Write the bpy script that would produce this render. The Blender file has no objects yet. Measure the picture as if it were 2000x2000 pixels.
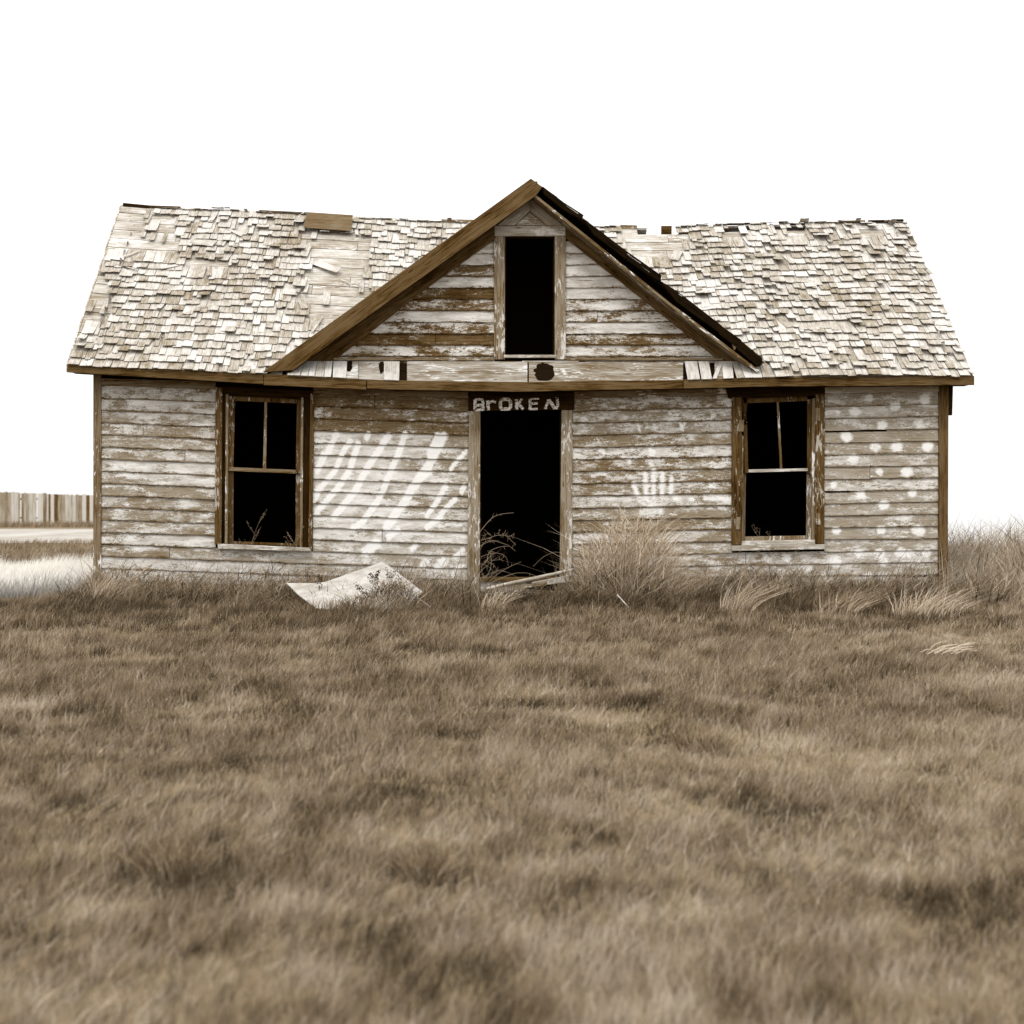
import bpy, math, random
import numpy as np
from mathutils import Vector, noise as mn
random.seed(7); rng = np.random.default_rng(11)
sc = bpy.context.scene
col = sc.collection
# ------------------------------------------------------------------ camera
F = 2857.0; CAM = (0.0, -17.9, 0.94); TH = math.radians(1.70)
cth, sth = math.cos(TH), math.sin(TH)
def P(u, v, Y):
    """point of the vertical plane y=Y that the photo shows at (u, v) of 2000 px"""
    dx = sth*F + cth*(u-1000); dy = cth*F - sth*(u-1000); t = (Y-CAM[1])/dy
    return (CAM[0]+dx*t, Y, CAM[2]+(1000-v)*t)
def proj(p):
    x, y, z = p[0]-CAM[0], p[1]-CAM[1], p[2]-CAM[2]
    d = x*sth + y*cth; r = x*cth - y*sth
    return (1000+F*r/d, 1000-F*z/d)
cd = bpy.data.cameras.new('camera'); cam = bpy.data.objects.new('camera', cd); col.objects.link(cam)
cam.location = CAM; cam.rotation_euler = (math.radians(90), 0, -TH)
cd.sensor_width = 56; cd.lens = 80; cd.clip_end = 6000; cd.clip_start = .1
cd.dof.use_dof = True; cd.dof.focus_distance = 17.6; cd.dof.aperture_fstop = 3.4
sc.camera = cam
sc.render.resolution_x = sc.render.resolution_y = 1024
sc.view_settings.view_transform = 'Standard'; sc.view_settings.look = 'None'
sc.view_settings.gamma = 1; sc.view_settings.exposure = EXPO = 0.22
# ------------------------------------------------------------------ light
SE, SA = math.radians(57), math.radians(-28)      # elevation; azimuth off the house front, towards the left
w = bpy.data.worlds.new('World'); sc.world = w; w.use_nodes = True
nt = w.node_tree; nt.nodes.clear()
sky = nt.nodes.new('ShaderNodeTexSky'); sky.sky_type = 'NISHITA'; sky.sun_disc = False
sky.sun_elevation = SE; sky.sun_rotation = math.radians(180)+SA; sky.dust_density = 6; sky.air_density = 2
hs = nt.nodes.new('ShaderNodeHueSaturation'); hs.inputs['Saturation'].default_value = 0
mx = nt.nodes.new('ShaderNodeMix'); mx.data_type = 'RGBA'; mx.inputs[0].default_value = .86
mx.inputs['B'].default_value = (8.4, 8.35, 8.25, 1)   # even overcast deck
bg = nt.nodes.new('ShaderNodeBackground'); bg.inputs[1].default_value = .12
out = nt.nodes.new('ShaderNodeOutputWorld')
nt.links.new(sky.outputs[0], hs.inputs['Color']); nt.links.new(hs.outputs[0], mx.inputs['A'])
tcw = nt.nodes.new('ShaderNodeTexCoord'); sx = nt.nodes.new('ShaderNodeSeparateXYZ'); nt.links.new(tcw.outputs['Generated'], sx.inputs[0])
mr = nt.nodes.new('ShaderNodeMapRange'); nt.links.new(sx.outputs['Z'], mr.inputs[0]); mr.inputs[1].default_value = 0; mr.inputs[2].default_value = 1; mr.inputs[3].default_value = 1.04; mr.inputs[4].default_value = 2.1
vm = nt.nodes.new('ShaderNodeVectorMath'); vm.operation = 'SCALE'; nt.links.new(mx.outputs['Result'], vm.inputs[0]); nt.links.new(mr.outputs[0], vm.inputs['Scale'])
nt.links.new(vm.outputs[0], bg.inputs[0]); nt.links.new(bg.outputs[0], out.inputs[0])
sd = bpy.data.lights.new('sun', 'SUN'); sd.energy = 1.4; sd.angle = math.radians(12); sd.color = (1, .985, .96)
so = bpy.data.objects.new('sun', sd); col.objects.link(so)
so.rotation_euler = (math.radians(90)-SE, 0, SA); so.location = (-6, -14, 14)
# ------------------------------------------------------------------ helpers
def tag(o, label=None, cat=None, group=None, kind=None):
    for k, v in (('label', label), ('category', cat), ('group', group), ('kind', kind)):
        if v: o[k] = v
    return o
def empty(name, loc, label=None, cat=None, group=None, parent=None):
    o = bpy.data.objects.new(name, None); col.objects.link(o); o.location = loc; o.empty_display_size = .2
    if parent: o.parent = parent
    return tag(o, label, cat, group)
def world_origin(parent):
    x = Vector((0, 0, 0))
    while parent: x += parent.location; parent = parent.parent
    return x
class MB:
    def __init__(s): s.v = []; s.f = []; s.a = {}
    def add(s, vs, fs, grain=None, **attrs):
        n = len(s.v); s.v += [tuple(p) for p in vs]; s.f += [tuple(i+n for i in f) for f in fs]
        for k, val in attrs.items():
            s.a.setdefault(k, [0.0]*n)
            s.a[k] += list(val) if hasattr(val, '__len__') else [val]*len(vs)
        if grain is not None:
            s.a.setdefault('grain', [(0, 0, 0)]*n); s.a['grain'] += grain
    def poly(s, front, back, ang=0.0):
        """closed prism between two outlines (front outline anticlockwise or clockwise, either works)"""
        n = len(front); vs = list(front)+list(back)
        fs = [tuple(range(n)), tuple(range(2*n-1, n-1, -1))]
        fs += [(i, i+n, (i+1) % n+n, (i+1) % n) for i in range(n)]
        r = random.random()*50; c, sn = math.cos(ang), math.sin(ang)
        s.add(vs, fs, grain=[(p[0]*c+p[2]*sn+r, -p[0]*sn+p[2]*c+r*.7+p[1], r) for p in vs])
    def prism(s, pts, yf, yb, ang=0.0):
        fr = [P(u, v, yf) for u, v in pts]; s.poly(fr, [(p[0], yb, p[2]) for p in fr], ang)
    def rect(s, u0, v0, u1, v1, yf, yb, ang=None):
        if ang is None: ang = 0 if abs(u1-u0) > abs(v1-v0) else math.pi/2
        s.prism([(u0, v0), (u1, v0), (u1, v1), (u0, v1)], yf, yb, ang)
    def strip(s, us, top, bot, yf, yb):
        """long horizontal board following a sagging line"""
        m = len(us); vs = []
        for i in range(m):
            a = P(us[i], top[i], yf); b = P(us[i], bot[i], yf)
            vs += [a, b, (b[0], yb, b[2]), (a[0], yb, a[2])]
        fs = []
        for i in range(m-1):
            o = 4*i
            for k in range(4): fs.append((o+k, o+(k+1) % 4, o+4+(k+1) % 4, o+4+k))
        fs += [(3, 2, 1, 0), (4*m-4, 4*m-3, 4*m-2, 4*m-1)]
        r = random.random()*50
        s.add(vs, fs, grain=[(p[0]+r, p[2]+r*.7+p[1], r) for p in vs])
    def box(s, x0, x1, y0, y1, z0, z1, ang=0.0):
        s.poly([(x0, y0, z0), (x1, y0, z0), (x1, y0, z1), (x0, y0, z1)],
               [(x0, y1, z0), (x1, y1, z0), (x1, y1, z1), (x0, y1, z1)], ang)
    def tube(s, pts, rads, n=6, **attrs):
        m = len(pts); vs = []; pts = [Vector(p) for p in pts]
        for i, p in enumerate(pts):
            d = (pts[min(i+1, m-1)]-pts[max(i-1, 0)]).normalized()
            a = d.cross(Vector((0, 1, .13))).normalized(); b = d.cross(a)
            for k in range(n):
                t = 2*math.pi*k/n; vs.append(p+(a*math.cos(t)+b*math.sin(t))*rads[i])
        fs = [(i*n+k, i*n+(k+1) % n, (i+1)*n+(k+1) % n, (i+1)*n+k) for i in range(m-1) for k in range(n)]
        fs += [tuple(range(n-1, -1, -1)), tuple(range((m-1)*n, m*n))]
        L = 0; g = []
        for i in range(m):
            if i: L += (pts[i]-pts[i-1]).length
            g += [(L, k*rads[i], 0) for k in range(n)]
        s.add(vs, fs, grain=g, **attrs)
    def build(s, name, mat, parent=None, bevel=0, smooth=False):
        me = bpy.data.meshes.new(name)
        o0 = world_origin(parent) if parent else Vector((0, 0, 0))
        v = np.array(s.v, dtype=np.float32)-np.array(o0, dtype=np.float32)
        me.from_pydata(v.tolist(), [], s.f); me.update()
        for k, val in s.a.items():
            if k == 'grain':
                at = me.attributes.new('grain', 'FLOAT_VECTOR', 'POINT'); at.data.foreach_set('vector', np.array(val, dtype=np.float32).ravel())
            else:
                at = me.attributes.new(k, 'FLOAT', 'POINT'); at.data.foreach_set('value', np.array(val, dtype=np.float32))
        if smooth: me.polygons.foreach_set('use_smooth', [True]*len(me.polygons))
        me.materials.append(mat); o = bpy.data.objects.new(name, me); col.objects.link(o); o.parent = parent
        if bevel:
            b = o.modifiers.new('b', 'BEVEL'); b.width = bevel; b.segments = 1; b.limit_method = 'ANGLE'; b.angle_limit = math.radians(50)
        return o
# ------------------------------------------------------------------ materials
class NG:
    def __init__(s, name, K=1.25):
        s.K = K; s.m = bpy.data.materials.new(name); s.m.use_nodes = True; s.t = s.m.node_tree; s.t.nodes.clear()
        s.out = s.n('ShaderNodeOutputMaterial'); s.b = s.n('ShaderNodeBsdfPrincipled')
        s.t.links.new(s.b.outputs[0], s.out.inputs[0]); s.b.inputs['Specular IOR Level'].default_value = .05
        s.b.inputs['Roughness'].default_value = .85
    def n(s, t, **k):
        x = s.t.nodes.new(t)
        for a, b in k.items(): setattr(x, a, b)
        return x
    def L(s, a, b): s.t.links.new(a, b)
    def val(s, x, sock):
        if isinstance(x, (int, float, tuple, list)): sock.default_value = x
        else: s.L(x, sock)
    def attr(s, name, fac=True):
        a = s.n('ShaderNodeAttribute', attribute_name=name); return a.outputs['Fac' if fac else 'Vector']
    def pos(s): return s.n('ShaderNodeNewGeometry').outputs['Position']
    def isl(s): return s.n('ShaderNodeNewGeometry').outputs['Random Per Island']
    def math(s, op, a, b=0.0, c=0.0, clamp=False):
        x = s.n('ShaderNodeMath', operation=op); x.use_clamp = clamp
        for i, q in enumerate((a, b, c)): s.val(q, x.inputs[i])
        return x.outputs[0]
    def vscale(s, v, sc, off=None):
        x = s.n('ShaderNodeVectorMath', operation='MULTIPLY'); s.L(v, x.inputs[0]); x.inputs[1].default_value = sc
        if off is None: return x.outputs[0]
        c = s.n('ShaderNodeCombineXYZ')
        for i in range(3): s.L(off, c.inputs[i])
        y = s.n('ShaderNodeVectorMath', operation='MULTIPLY_ADD'); s.L(c.outputs[0], y.inputs[0]); y.inputs[1].default_value = (37, 91, 53); s.L(x.outputs[0], y.inputs[2])
        return y.outputs[0]
    def noise(s, v, scale=1, detail=4, rough=.6, dist=0):
        x = s.n('ShaderNodeTexNoise'); s.L(v, x.inputs['Vector']); x.inputs['Scale'].default_value = scale
        x.inputs['Detail'].default_value = detail; x.inputs['Roughness'].default_value = rough; x.inputs['Distortion'].default_value = dist
        return x.outputs['Fac']
    def step(s, x, lo, hi):
        m = s.n('ShaderNodeMapRange', interpolation_type='SMOOTHSTEP'); s.val(x, m.inputs[0]); s.val(lo, m.inputs[1]); s.val(hi, m.inputs[2]); return m.outputs[0]
    def lin(s, x, a, b, c, d):
        m = s.n('ShaderNodeMapRange'); s.val(x, m.inputs[0])
        for i, q in enumerate((a, b, c, d)): s.val(q, m.inputs[i+1])
        return m.outputs[0]
    def mix(s, f, a, b):
        m = s.n('ShaderNodeMix', data_type='RGBA'); s.val(f, m.inputs[0])
        s.val(a if not isinstance(a, tuple) else (*a, 1), m.inputs['A']); s.val(b if not isinstance(b, tuple) else (*b, 1), m.inputs['B']); return m.outputs['Result']
    def bump(s, h, dist=.005, st=.6):
        b = s.n('ShaderNodeBump'); b.inputs['Distance'].default_value = dist; b.inputs['Strength'].default_value = st
        s.L(h, b.inputs['Height']); s.L(b.outputs[0], s.b.inputs['Normal'])
    def sepia(s, c):
        """every surface here has the browns of old dry timber and straw: dark = saturated umber, pale = nearly neutral"""
        bw = s.n('ShaderNodeRGBToBW'); s.val(c if not isinstance(c, tuple) else (*c, 1), bw.inputs[0]); x = s.math('POWER', s.math('MULTIPLY', bw.outputs[0], s.K), 1/2.2)
        r = s.n('ShaderNodeValToRGB'); s.L(x, r.inputs[0]); e = r.color_ramp.elements
        st = [(0, (0, 0, 0)), (.05, (10, 6, 1)), (.1, (31, 19, 3)), (.15, (52, 33, 7)), (.22, (73, 50, 16)), (.33, (103, 79, 45)), (.47, (134, 115, 87)), (.63, (169, 158, 140)), (.78, (206, 199, 189)), (1, (257, 255, 251))]
        lin = lambda q: tuple((k/255/12.92 if k/255 < .04045 else ((k/255+.055)/1.055)**2.4) for k in q)+(1,)
        while len(e) < len(st): e.new(.5)
        for a, (p, q) in zip(e, st): a.position = p; a.color = lin(q)
        v = s.n('ShaderNodeVectorMath', operation='SCALE'); s.L(r.outputs[0], v.inputs[0]); v.inputs['Scale'].default_value = 1/s.K
        return v.outputs[0]
    def tint(s, c, t):
        bw = s.n('ShaderNodeRGBToBW'); s.L(c, bw.inputs[0]); v = s.n('ShaderNodeVectorMath', operation='SCALE'); v.inputs[0].default_value = t; s.L(bw.outputs[0], v.inputs['Scale']); return v.outputs[0]
    def base(s, c): s.L(s.sepia(c), s.b.inputs['Base Color'])
def wood(name, dark, light, paint=0.0, pcol=(.72, .69, .65), crack=.7, K=1.35):
    g = NG(name, K); gr = g.attr('grain', False); il = g.isl()
    grain = g.noise(g.vscale(gr, (1.6, 34, 3), il), 1, 5, .65, .4)
    fine = g.noise(g.vscale(gr, (5, 150, 3), il), 1, 3, .6)
    blot = g.noise(g.vscale(gr, (2.2, 6, 3), il), 1, 4, .6)
    f = g.math('ADD', g.math('MULTIPLY', grain, .5), g.math('MULTIPLY', blot, .5))
    f = g.math('ADD', f, g.math('MULTIPLY', g.math('SUBTRACT', fine, .5), .8))
    f = g.math('ADD', f, g.math('MULTIPLY', g.math('SUBTRACT', il, .5), .12))
    f = g.step(f, .32, .68)
    c = g.mix(f, dark, light)
    ck = g.step(g.noise(g.vscale(gr, (.9, 60, 3), il), 1, 4, .7, .3), .66, .72)
    c = g.mix(g.math('MULTIPLY', ck, crack), c, tuple(x*.25 for x in dark))
    # knots and nail heads
    vo = g.n('ShaderNodeTexVoronoi'); g.L(g.vscale(gr, (2.2, 9, 3), il), vo.inputs['Vector']); vo.inputs['Scale'].default_value = 1
    kn = g.step(vo.outputs['Distance'], .11, .05)
    c = g.mix(g.math('MULTIPLY', kn, .8), c, tuple(x*.35 for x in dark))
    if paint:
        pn = g.noise(g.vscale(gr, (9, 40, 3), il), 1, 8, .72, .3); pl = g.noise(g.vscale(gr, (1.7, 5, 3), il), 1, 3, .5)
        q = g.math('ADD', g.math('MULTIPLY', pn, .65), g.math('MULTIPLY', pl, .5))
        m = g.step(q, .575+.2*(.5-paint), .615+.2*(.5-paint)); c = g.mix(m, c, pcol)
    g.base(c); g.bump(g.math('ADD', fine, grain), .004, .5)
    return g.m
W_PENT = wood('grey_pent_boards', (.115, .082, .055), (.40, .34, .275), .2, (.55, .5, .44), crack=.8, K=1.8)
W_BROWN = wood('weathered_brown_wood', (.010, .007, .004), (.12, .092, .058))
W_MID = wood('weathered_grey_brown_wood', (.045, .033, .02), (.23, .185, .135), .12)
W_PALE = wood('pale_weathered_wood', (.20, .155, .115), (.46, .40, .335), .3, (.6, .56, .51))
W_DARK = wood('dark_stained_shaded_wood', (.001, .0006, .0003), (.020, .012, .006))  # stained wood; the near-black tone also paints in deep shade under the eaves
W_CASE = wood('worn_casing_wood', (.006, .004, .002), (.10, .075, .045), .2, (.42, .35, .28))
W_JAMB = wood('half_painted_wood', (.08, .057, .036), (.30, .24, .18), .3, (.6, .55, .49))
W_DECK = wood('bleached_roof_boards', (.20, .165, .13), (.50, .46, .41), .25, (.6, .57, .53), crack=.6, K=1.55)
W_BLACK = wood('rotten_shaded_black_wood', (.001, .0006, .0003), (.009, .006, .003))  # decayed wood; its black also stands in for shade inside the cavities
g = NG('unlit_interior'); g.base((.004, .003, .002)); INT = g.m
g = NG('tin_patch_metal', 1.8); p = g.pos()
c = g.mix(g.step(g.noise(g.vscale(p, (3, 3, 20)), 1, 6, .7), .3, .7), (.07, .052, .035), (.15, .12, .09)); g.base(c); TIN = g.m
# shingles
g = NG('cedar_shingles', 1.55); il = g.isl(); gr = g.attr('grain', False)
n1 = g.noise(g.vscale(gr, (75, 5, 3), il), 1, 5, .7); n2 = g.noise(g.pos(), 1.1, 3, .5); n3 = g.noise(g.vscale(gr, (16, 8, 3), il), 1, 5, .7)
f = g.math('ADD', g.math('MULTIPLY', n1, .45), g.math('MULTIPLY', n3, .35)); f = g.math('ADD', f, g.math('MULTIPLY', il, .16)); f = g.math('ADD', f, g.math('MULTIPLY', g.math('SUBTRACT', n2, .5), .22))
f = g.step(f, .24, .66)
c = g.mix(f, (.12, .092, .066), (.55, .51, .465))
ck = g.step(g.noise(g.vscale(gr, (46, 1.2, 3), il), 1, 2, .5), .69, .73); c = g.mix(g.math('MULTIPLY', ck, .8), c, (.05, .035, .02))
g.base(c); g.bump(n1, .004, .7); SHING = g.m
# peeling clapboards
g = NG('peeling_white_clapboard', 1.4); il = g.isl(); p = g.pos(); cov = g.attr('paint'); mk = g.attr('mark'); wt = g.attr('wt'); gv = g.attr('across')
grn = g.noise(g.vscale(p, (1.4, 1, 70), il), 1, 5, .65, .5); fin = g.noise(g.vscale(p, (7, 1, 190), il), 1, 3, .6); blo = g.noise(g.vscale(p, (2, 1, 7), il), 1, 4, .6)
f = g.math('ADD', g.math('MULTIPLY', grn, .5), g.math('MULTIPLY', blo, .5)); f = g.math('ADD', f, g.math('MULTIPLY', g.math('SUBTRACT', fin, .5), .5))
f = g.step(f, .3, .7)
lo = g.mix(wt, (.022, .012, .004), (.19, .155, .12)); hi = g.mix(wt, (.13, .09, .05), (.39, .345, .29))
c = g.mix(f, lo, hi)
pn = g.noise(g.vscale(p, (20, 1, 52), il), 1, 10, .84, .25); pl = g.noise(g.vscale(p, (3.4, 1, 10), il), 1, 5, .65)
pf = g.noise(g.vscale(p, (60, 1, 110)), 1, 4, .7)
q = g.math('ADD', g.math('MULTIPLY', pn, .85), g.math('MULTIPLY', pl, .78)); q = g.math('ADD', q, g.math('MULTIPLY', g.math('SUBTRACT', pf, .5), .42))
q = g.math('ADD', q, g.math('MULTIPLY', g.math('SUBTRACT', cov, .5), .36)); q = g.math('SUBTRACT', q, g.math('MULTIPLY', g.step(gv, .84, 1.0), .13))
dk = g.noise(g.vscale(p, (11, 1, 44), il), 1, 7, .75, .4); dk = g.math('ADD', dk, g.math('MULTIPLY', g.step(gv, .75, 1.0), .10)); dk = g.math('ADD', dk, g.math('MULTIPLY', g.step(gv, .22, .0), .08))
dk = g.math('SUBTRACT', dk, g.math('MULTIPLY', wt, .085)); c = g.mix(g.math('MULTIPLY', g.step(dk, .535, .60), .9), c, (.035, .024, .014))
m = g.math('MULTIPLY', g.step(q, .785, .812), g.lin(g.step(dk, .60, .66), 0, 1, 1, .25))
pc = g.mix(g.step(g.noise(g.vscale(p, (3, 1, 14), il), 1, 6, .7), .3, .7), (.38, .33, .275), (.69, .66, .62))
# thin chalky wash of old paint between the flakes
c = g.mix(g.math('MULTIPLY', g.step(q, .66, .84), .30), c, (.44, .38, .31))
c = g.mix(m, c, pc)
mq = g.math('ADD', mk, g.math('MULTIPLY', g.math('SUBTRACT', pn, .5), 1.3)); mm = g.math('MULTIPLY', g.step(mq, .12, .85), .88); c = g.mix(mm, c, (.92, .91, .895))
ck = g.step(g.noise(g.vscale(p, (.8, 1, 42), il), 1, 4, .7, .4), .70, .735); c = g.mix(g.math('MULTIPLY', ck, .75), c, (.03, .018, .008))
c = g.mix(g.math('MULTIPLY', g.step(gv, .975, .998), .93), c, (.010, .006, .003))   # bare drip edge, its dark colour painting in the shade line under each course
g.base(c); g.bump(g.math('ADD', g.math('MULTIPLY', m, .6), g.math('ADD', fin, grn)), .004, .5); CLAP = g.m
# flat white-ish paint for lettering
g = NG('brushed_lettering_paint'); p = g.pos(); n = g.noise(g.vscale(p, (30, 30, 60)), 1, 6, .75)
g.base(g.mix(g.step(n, .41, .52), (.12, .08, .045), (.74, .70, .65))); LET = g.m
g = NG('bleached_sheet', 1.7); p = g.pos(); n = g.noise(p, 7, 6, .6); n2 = g.noise(p, 38, 4, .7)
c = g.mix(g.step(n, .3, .7), (.33, .285, .24), (.47, .43, .385)); c = g.mix(g.step(n2, .62, .7), c, (.2, .16, .12)); g.base(c); g.bump(n2, .003, .5); SHEET = g.m
def grassmat(name, dark, light, tipl, K=1.12):
    g = NG(name, K); t = g.attr('tone'); h = g.attr('hh')
    c = g.mix(t, dark, light); c = g.mix(g.math('MULTIPLY', g.math('POWER', h, 2.0), .4), c, tipl)
    c = g.tint(c, (1.04, 1, .93)) if K > 1.2 else g.mix(g.lin(t, .1, .9, 0, 1), g.tint(c, (1.35, .945, .53)), g.tint(c, (1.15, .98, .77))); g.L(c, g.b.inputs['Base Color']); g.b.inputs['Specular IOR Level'].default_value = .1; g.b.inputs['Roughness'].default_value = .7
    tr = g.n('ShaderNodeBsdfTranslucent'); g.L(c, tr.inputs[0]); ms = g.n('ShaderNodeMixShader'); ms.inputs[0].default_value = .25
    g.L(g.b.outputs[0], ms.inputs[1]); g.L(tr.outputs[0], ms.inputs[2]); g.L(ms.outputs[0], g.out.inputs[0])
    return g.m
GRASS = grassmat('dry_grass', (.009, .007, .004), (.50, .45, .38), (.30, .25, .19))
BLEACH = grassmat('bleached_straw', (.30, .24, .18), (.92, .88, .82), (.90, .86, .80), 1.3)
WEED = grassmat('dry_weed', (.035, .018, .007), (.66, .57, .46), (.46, .37, .27))
g = NG('prairie_soil', 1.1); p = g.pos(); n = g.noise(p, 1.3, 6, .7); n2 = g.noise(p, .11, 4, .6); n3 = g.noise(g.vscale(p, (14, 3, 14)), 1, 5, .7)
c = g.mix(g.step(n3, .3, .7), (.05, .035, .02), (.17, .135, .10)); c = g.mix(g.math('MULTIPLY', g.step(n2, .35, .65), .5), c, (.2, .165, .125)); c = g.mix(g.math('MULTIPLY', g.step(n, .5, .75), .4), c, (.24, .20, .15)); g.L(g.tint(c, (1.28, .96, .57)), g.b.inputs['Base Color']); g.bump(n3, .03, .6); SOIL = g.m
g = NG('pale_track_dirt', 1.9); p = g.pos(); n = g.noise(g.vscale(p, (.5, .12, 1)), 1, 6, .7)
g.base(g.mix(g.step(n, .3, .7), (.27, .235, .20), (.40, .36, .32))); TRACK = g.m
g = NG('fence_boards'); il = g.isl(); p = g.pos(); n = g.noise(g.vscale(p, (9, 1, 1.2), il), 1, 4, .6)
f = g.math('ADD', g.math('MULTIPLY', n, .5), g.math('MULTIPLY', il, .6)); g.base(g.mix(g.step(f, .2, .75), (.07, .05, .03), (.52, .47, .41))); FENCE = g.m
# ------------------------------------------------------------------ terrain
def gz(x, y):
    x = np.asarray(x, float); y = np.asarray(y, float)
    z = np.where(y < 0, -0.09-0.63*np.abs(np.minimum(y, 0)/17.9)**1.15, -.09+.09*np.clip(y/7, 0, 1))
    z = np.where(y < -17.9, -0.72-(-17.9-y)*.03, z); z = np.maximum(z, -3)
    z = z+np.where(y > 8, np.minimum((y-8)/60, 1)*.16, 0)
    z = z+(np.sin(x*.9+y*.35)*np.cos(y*.6-x*.2)*.035+np.sin(x*2.3+1.3)*np.sin(y*1.9+.4)*.018)*np.exp(-np.abs(y)/40)
    z = z+np.where(x > 6, np.minimum((x-6)*.12, .24), 0)*np.exp(-np.maximum(y-5, 0)/5)*np.exp(-np.maximum(.8-y, 0)/.9)
    z = z-np.where(y > 74, (y-74)*.03, 0)-np.where((x > 5) & (y > 16), (y-16)*.035*np.clip((x-5)/8, 0, 1), 0)*(y <= 400)-np.where((x > 5) & (y > 400), 13.4*np.clip((x-5)/8, 0, 1), 0)
    return z
def grid(name, xs, ys, mat, off=0.0, zf=gz):
    X, Y = np.meshgrid(xs, ys); Z = zf(X, Y)+off; nx, ny = len(xs), len(ys)
    v = np.stack([X, Y, Z], -1).reshape(-1, 3).tolist()
    f = [(j*nx+i, j*nx+i+1, (j+1)*nx+i+1, (j+1)*nx+i) for j in range(ny-1) for i in range(nx-1)]
    me = bpy.data.meshes.new(name); me.from_pydata(v, [], f); me.polygons.foreach_set('use_smooth', [True]*len(f)); me.materials.append(mat)
    o = bpy.data.objects.new(name, me); col.objects.link(o); return o
xs = np.concatenate([[-3000, -900, -300, -120, -60, -35], np.arange(-22, 22.1, .4), [35, 60, 120, 300, 900, 3000]])
ys = np.concatenate([[-400, -120, -50, -30], np.arange(-24, 16, .4), np.arange(17, 90, 4), [120, 200, 400, 900, 1800, 3500]])
tag(grid('ground', xs, ys, SOIL), kind='structure')
tag(grid('dirt_track', np.arange(-90, 6, 3.), np.concatenate([np.arange(24, 54, 2.)]), TRACK, .02), kind='structure')
# ------------------------------------------------------------------ house profiles
FU = [131, 511, 771, 1000, 1330, 1490, 1903]; FT = [711, 730, 743, 746, 742, 737, 734]; FB = [727, 750, 761, 765, 759, 755, 752]
YE, YR = -.30, 2.40
_ex = [P(u, v, YE)[0] for u, v in zip(FU, FT)]; _ez = [P(u, v, YE)[2] for u, v in zip(FU, FT)]
RU = [240, 450, 690, 900, 1140, 1330, 1500, 1765]; RV = [399, 410, 424, 432, 441, 441, 435, 432]
_rx = [P(u, v, YR)[0] for u, v in zip(RU, RV)]; _rz = [P(u, v, YR)[2] for u, v in zip(RU, RV)]
def zE(x): return float(np.interp(x, _ex, _ez))
def zR(x): return float(np.interp(x, _rx, _rz))
XL, XR = -4.775, 6.11
def sag(u): return float(np.interp(u, [180, 425, 610, 900, 1010, 1120, 1430, 1640, 1850], [0, 9.3, 16.5, 26, 27, 26, 20, 16.5, 13]))
SL = math.hypot(2.7, 2.43)                     # slope length
NRM = Vector((0, -2.43, 2.7)).normalized()
def RP(x, t, off=0.0):
    z0, z1 = zE(x), zR(x)
    wob = .03*mn.noise((x*.8, t*2.2, 1.7))
    return Vector((x, YE+(YR-YE)*t, z0+(z1-z0)*t))+NRM*(off+wob)
APX, APZ, SLL, SLR = .80, 4.95, .717, .79
def zG(x): return APZ-SLL*(APX-x) if x < APX else APZ-SLR*(x-APX)
house = empty('abandoned_farmhouse', (0, 0, 0), 'single storey abandoned wooden farmhouse with peeling clapboards and a sagging roof', 'house')
# ---- clapboards
def seg_d(px, py, ax, ay, bx, by):
    dx, dy = bx-ax, by-ay; t = max(0, min(1, ((px-ax)*dx+(py-ay)*dy)/(dx*dx+dy*dy+1e-9)))
    return math.hypot(px-ax-t*dx, py-ay-t*dy)
def c6(l): return [(560+x*.3106, 720+y*.3106) for x, y in l]
def c7(x, y): return (1060+x*.269, 720+y*.269)
def c8(x, y): return (1480+x*.2796, 720+y*.2796)
STROKES = [(c6(l), wd) for l, wd in [
 ([(315, 410), (260, 520)], 9), ([(235, 545), (190, 640)], 10), ([(400, 455), (350, 530), (305, 640), (240, 720), (190, 770)], 8), ([(515, 410), (500, 440)], 8),
 ([(450, 470), (430, 530), (395, 640), (345, 720), (270, 810), (190, 900)], 9), ([(640, 420), (560, 545), (510, 620), (465, 700), (425, 780), (365, 850), (300, 930)], 9.5),
 ([(745, 410), (700, 540), (655, 640), (610, 760), (560, 850), (480, 960), (420, 1000)], 9), ([(985, 425), (930, 545), (870, 640), (800, 740), (740, 840), (680, 920), (630, 1000)], 13),
 ([(950, 420), (900, 540)], 10), ([(890, 650), (830, 690)], 12), ([(1130, 520), (1080, 570), (1030, 635)], 6), ([(1000, 735), (950, 830), (880, 925)], 8), ([(1115, 740), (1100, 775)], 8),
 ([(1060, 820), (1000, 880), (950, 950), (880, 1000)], 8), ([(560, 1100), (500, 1150)], 15), ([(810, 1115), (790, 1135)], 8), ([(880, 1210), (850, 1240)], 10), ([(990, 1210), (950, 1250)], 13), ([(1110, 1140), (1050, 1190)], 7), ([(1100, 1240), (1030, 1300)], 7),
 ([(190, 780), (165, 830)], 10), ([(700, 1010), (640, 1060)], 9)]]
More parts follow.
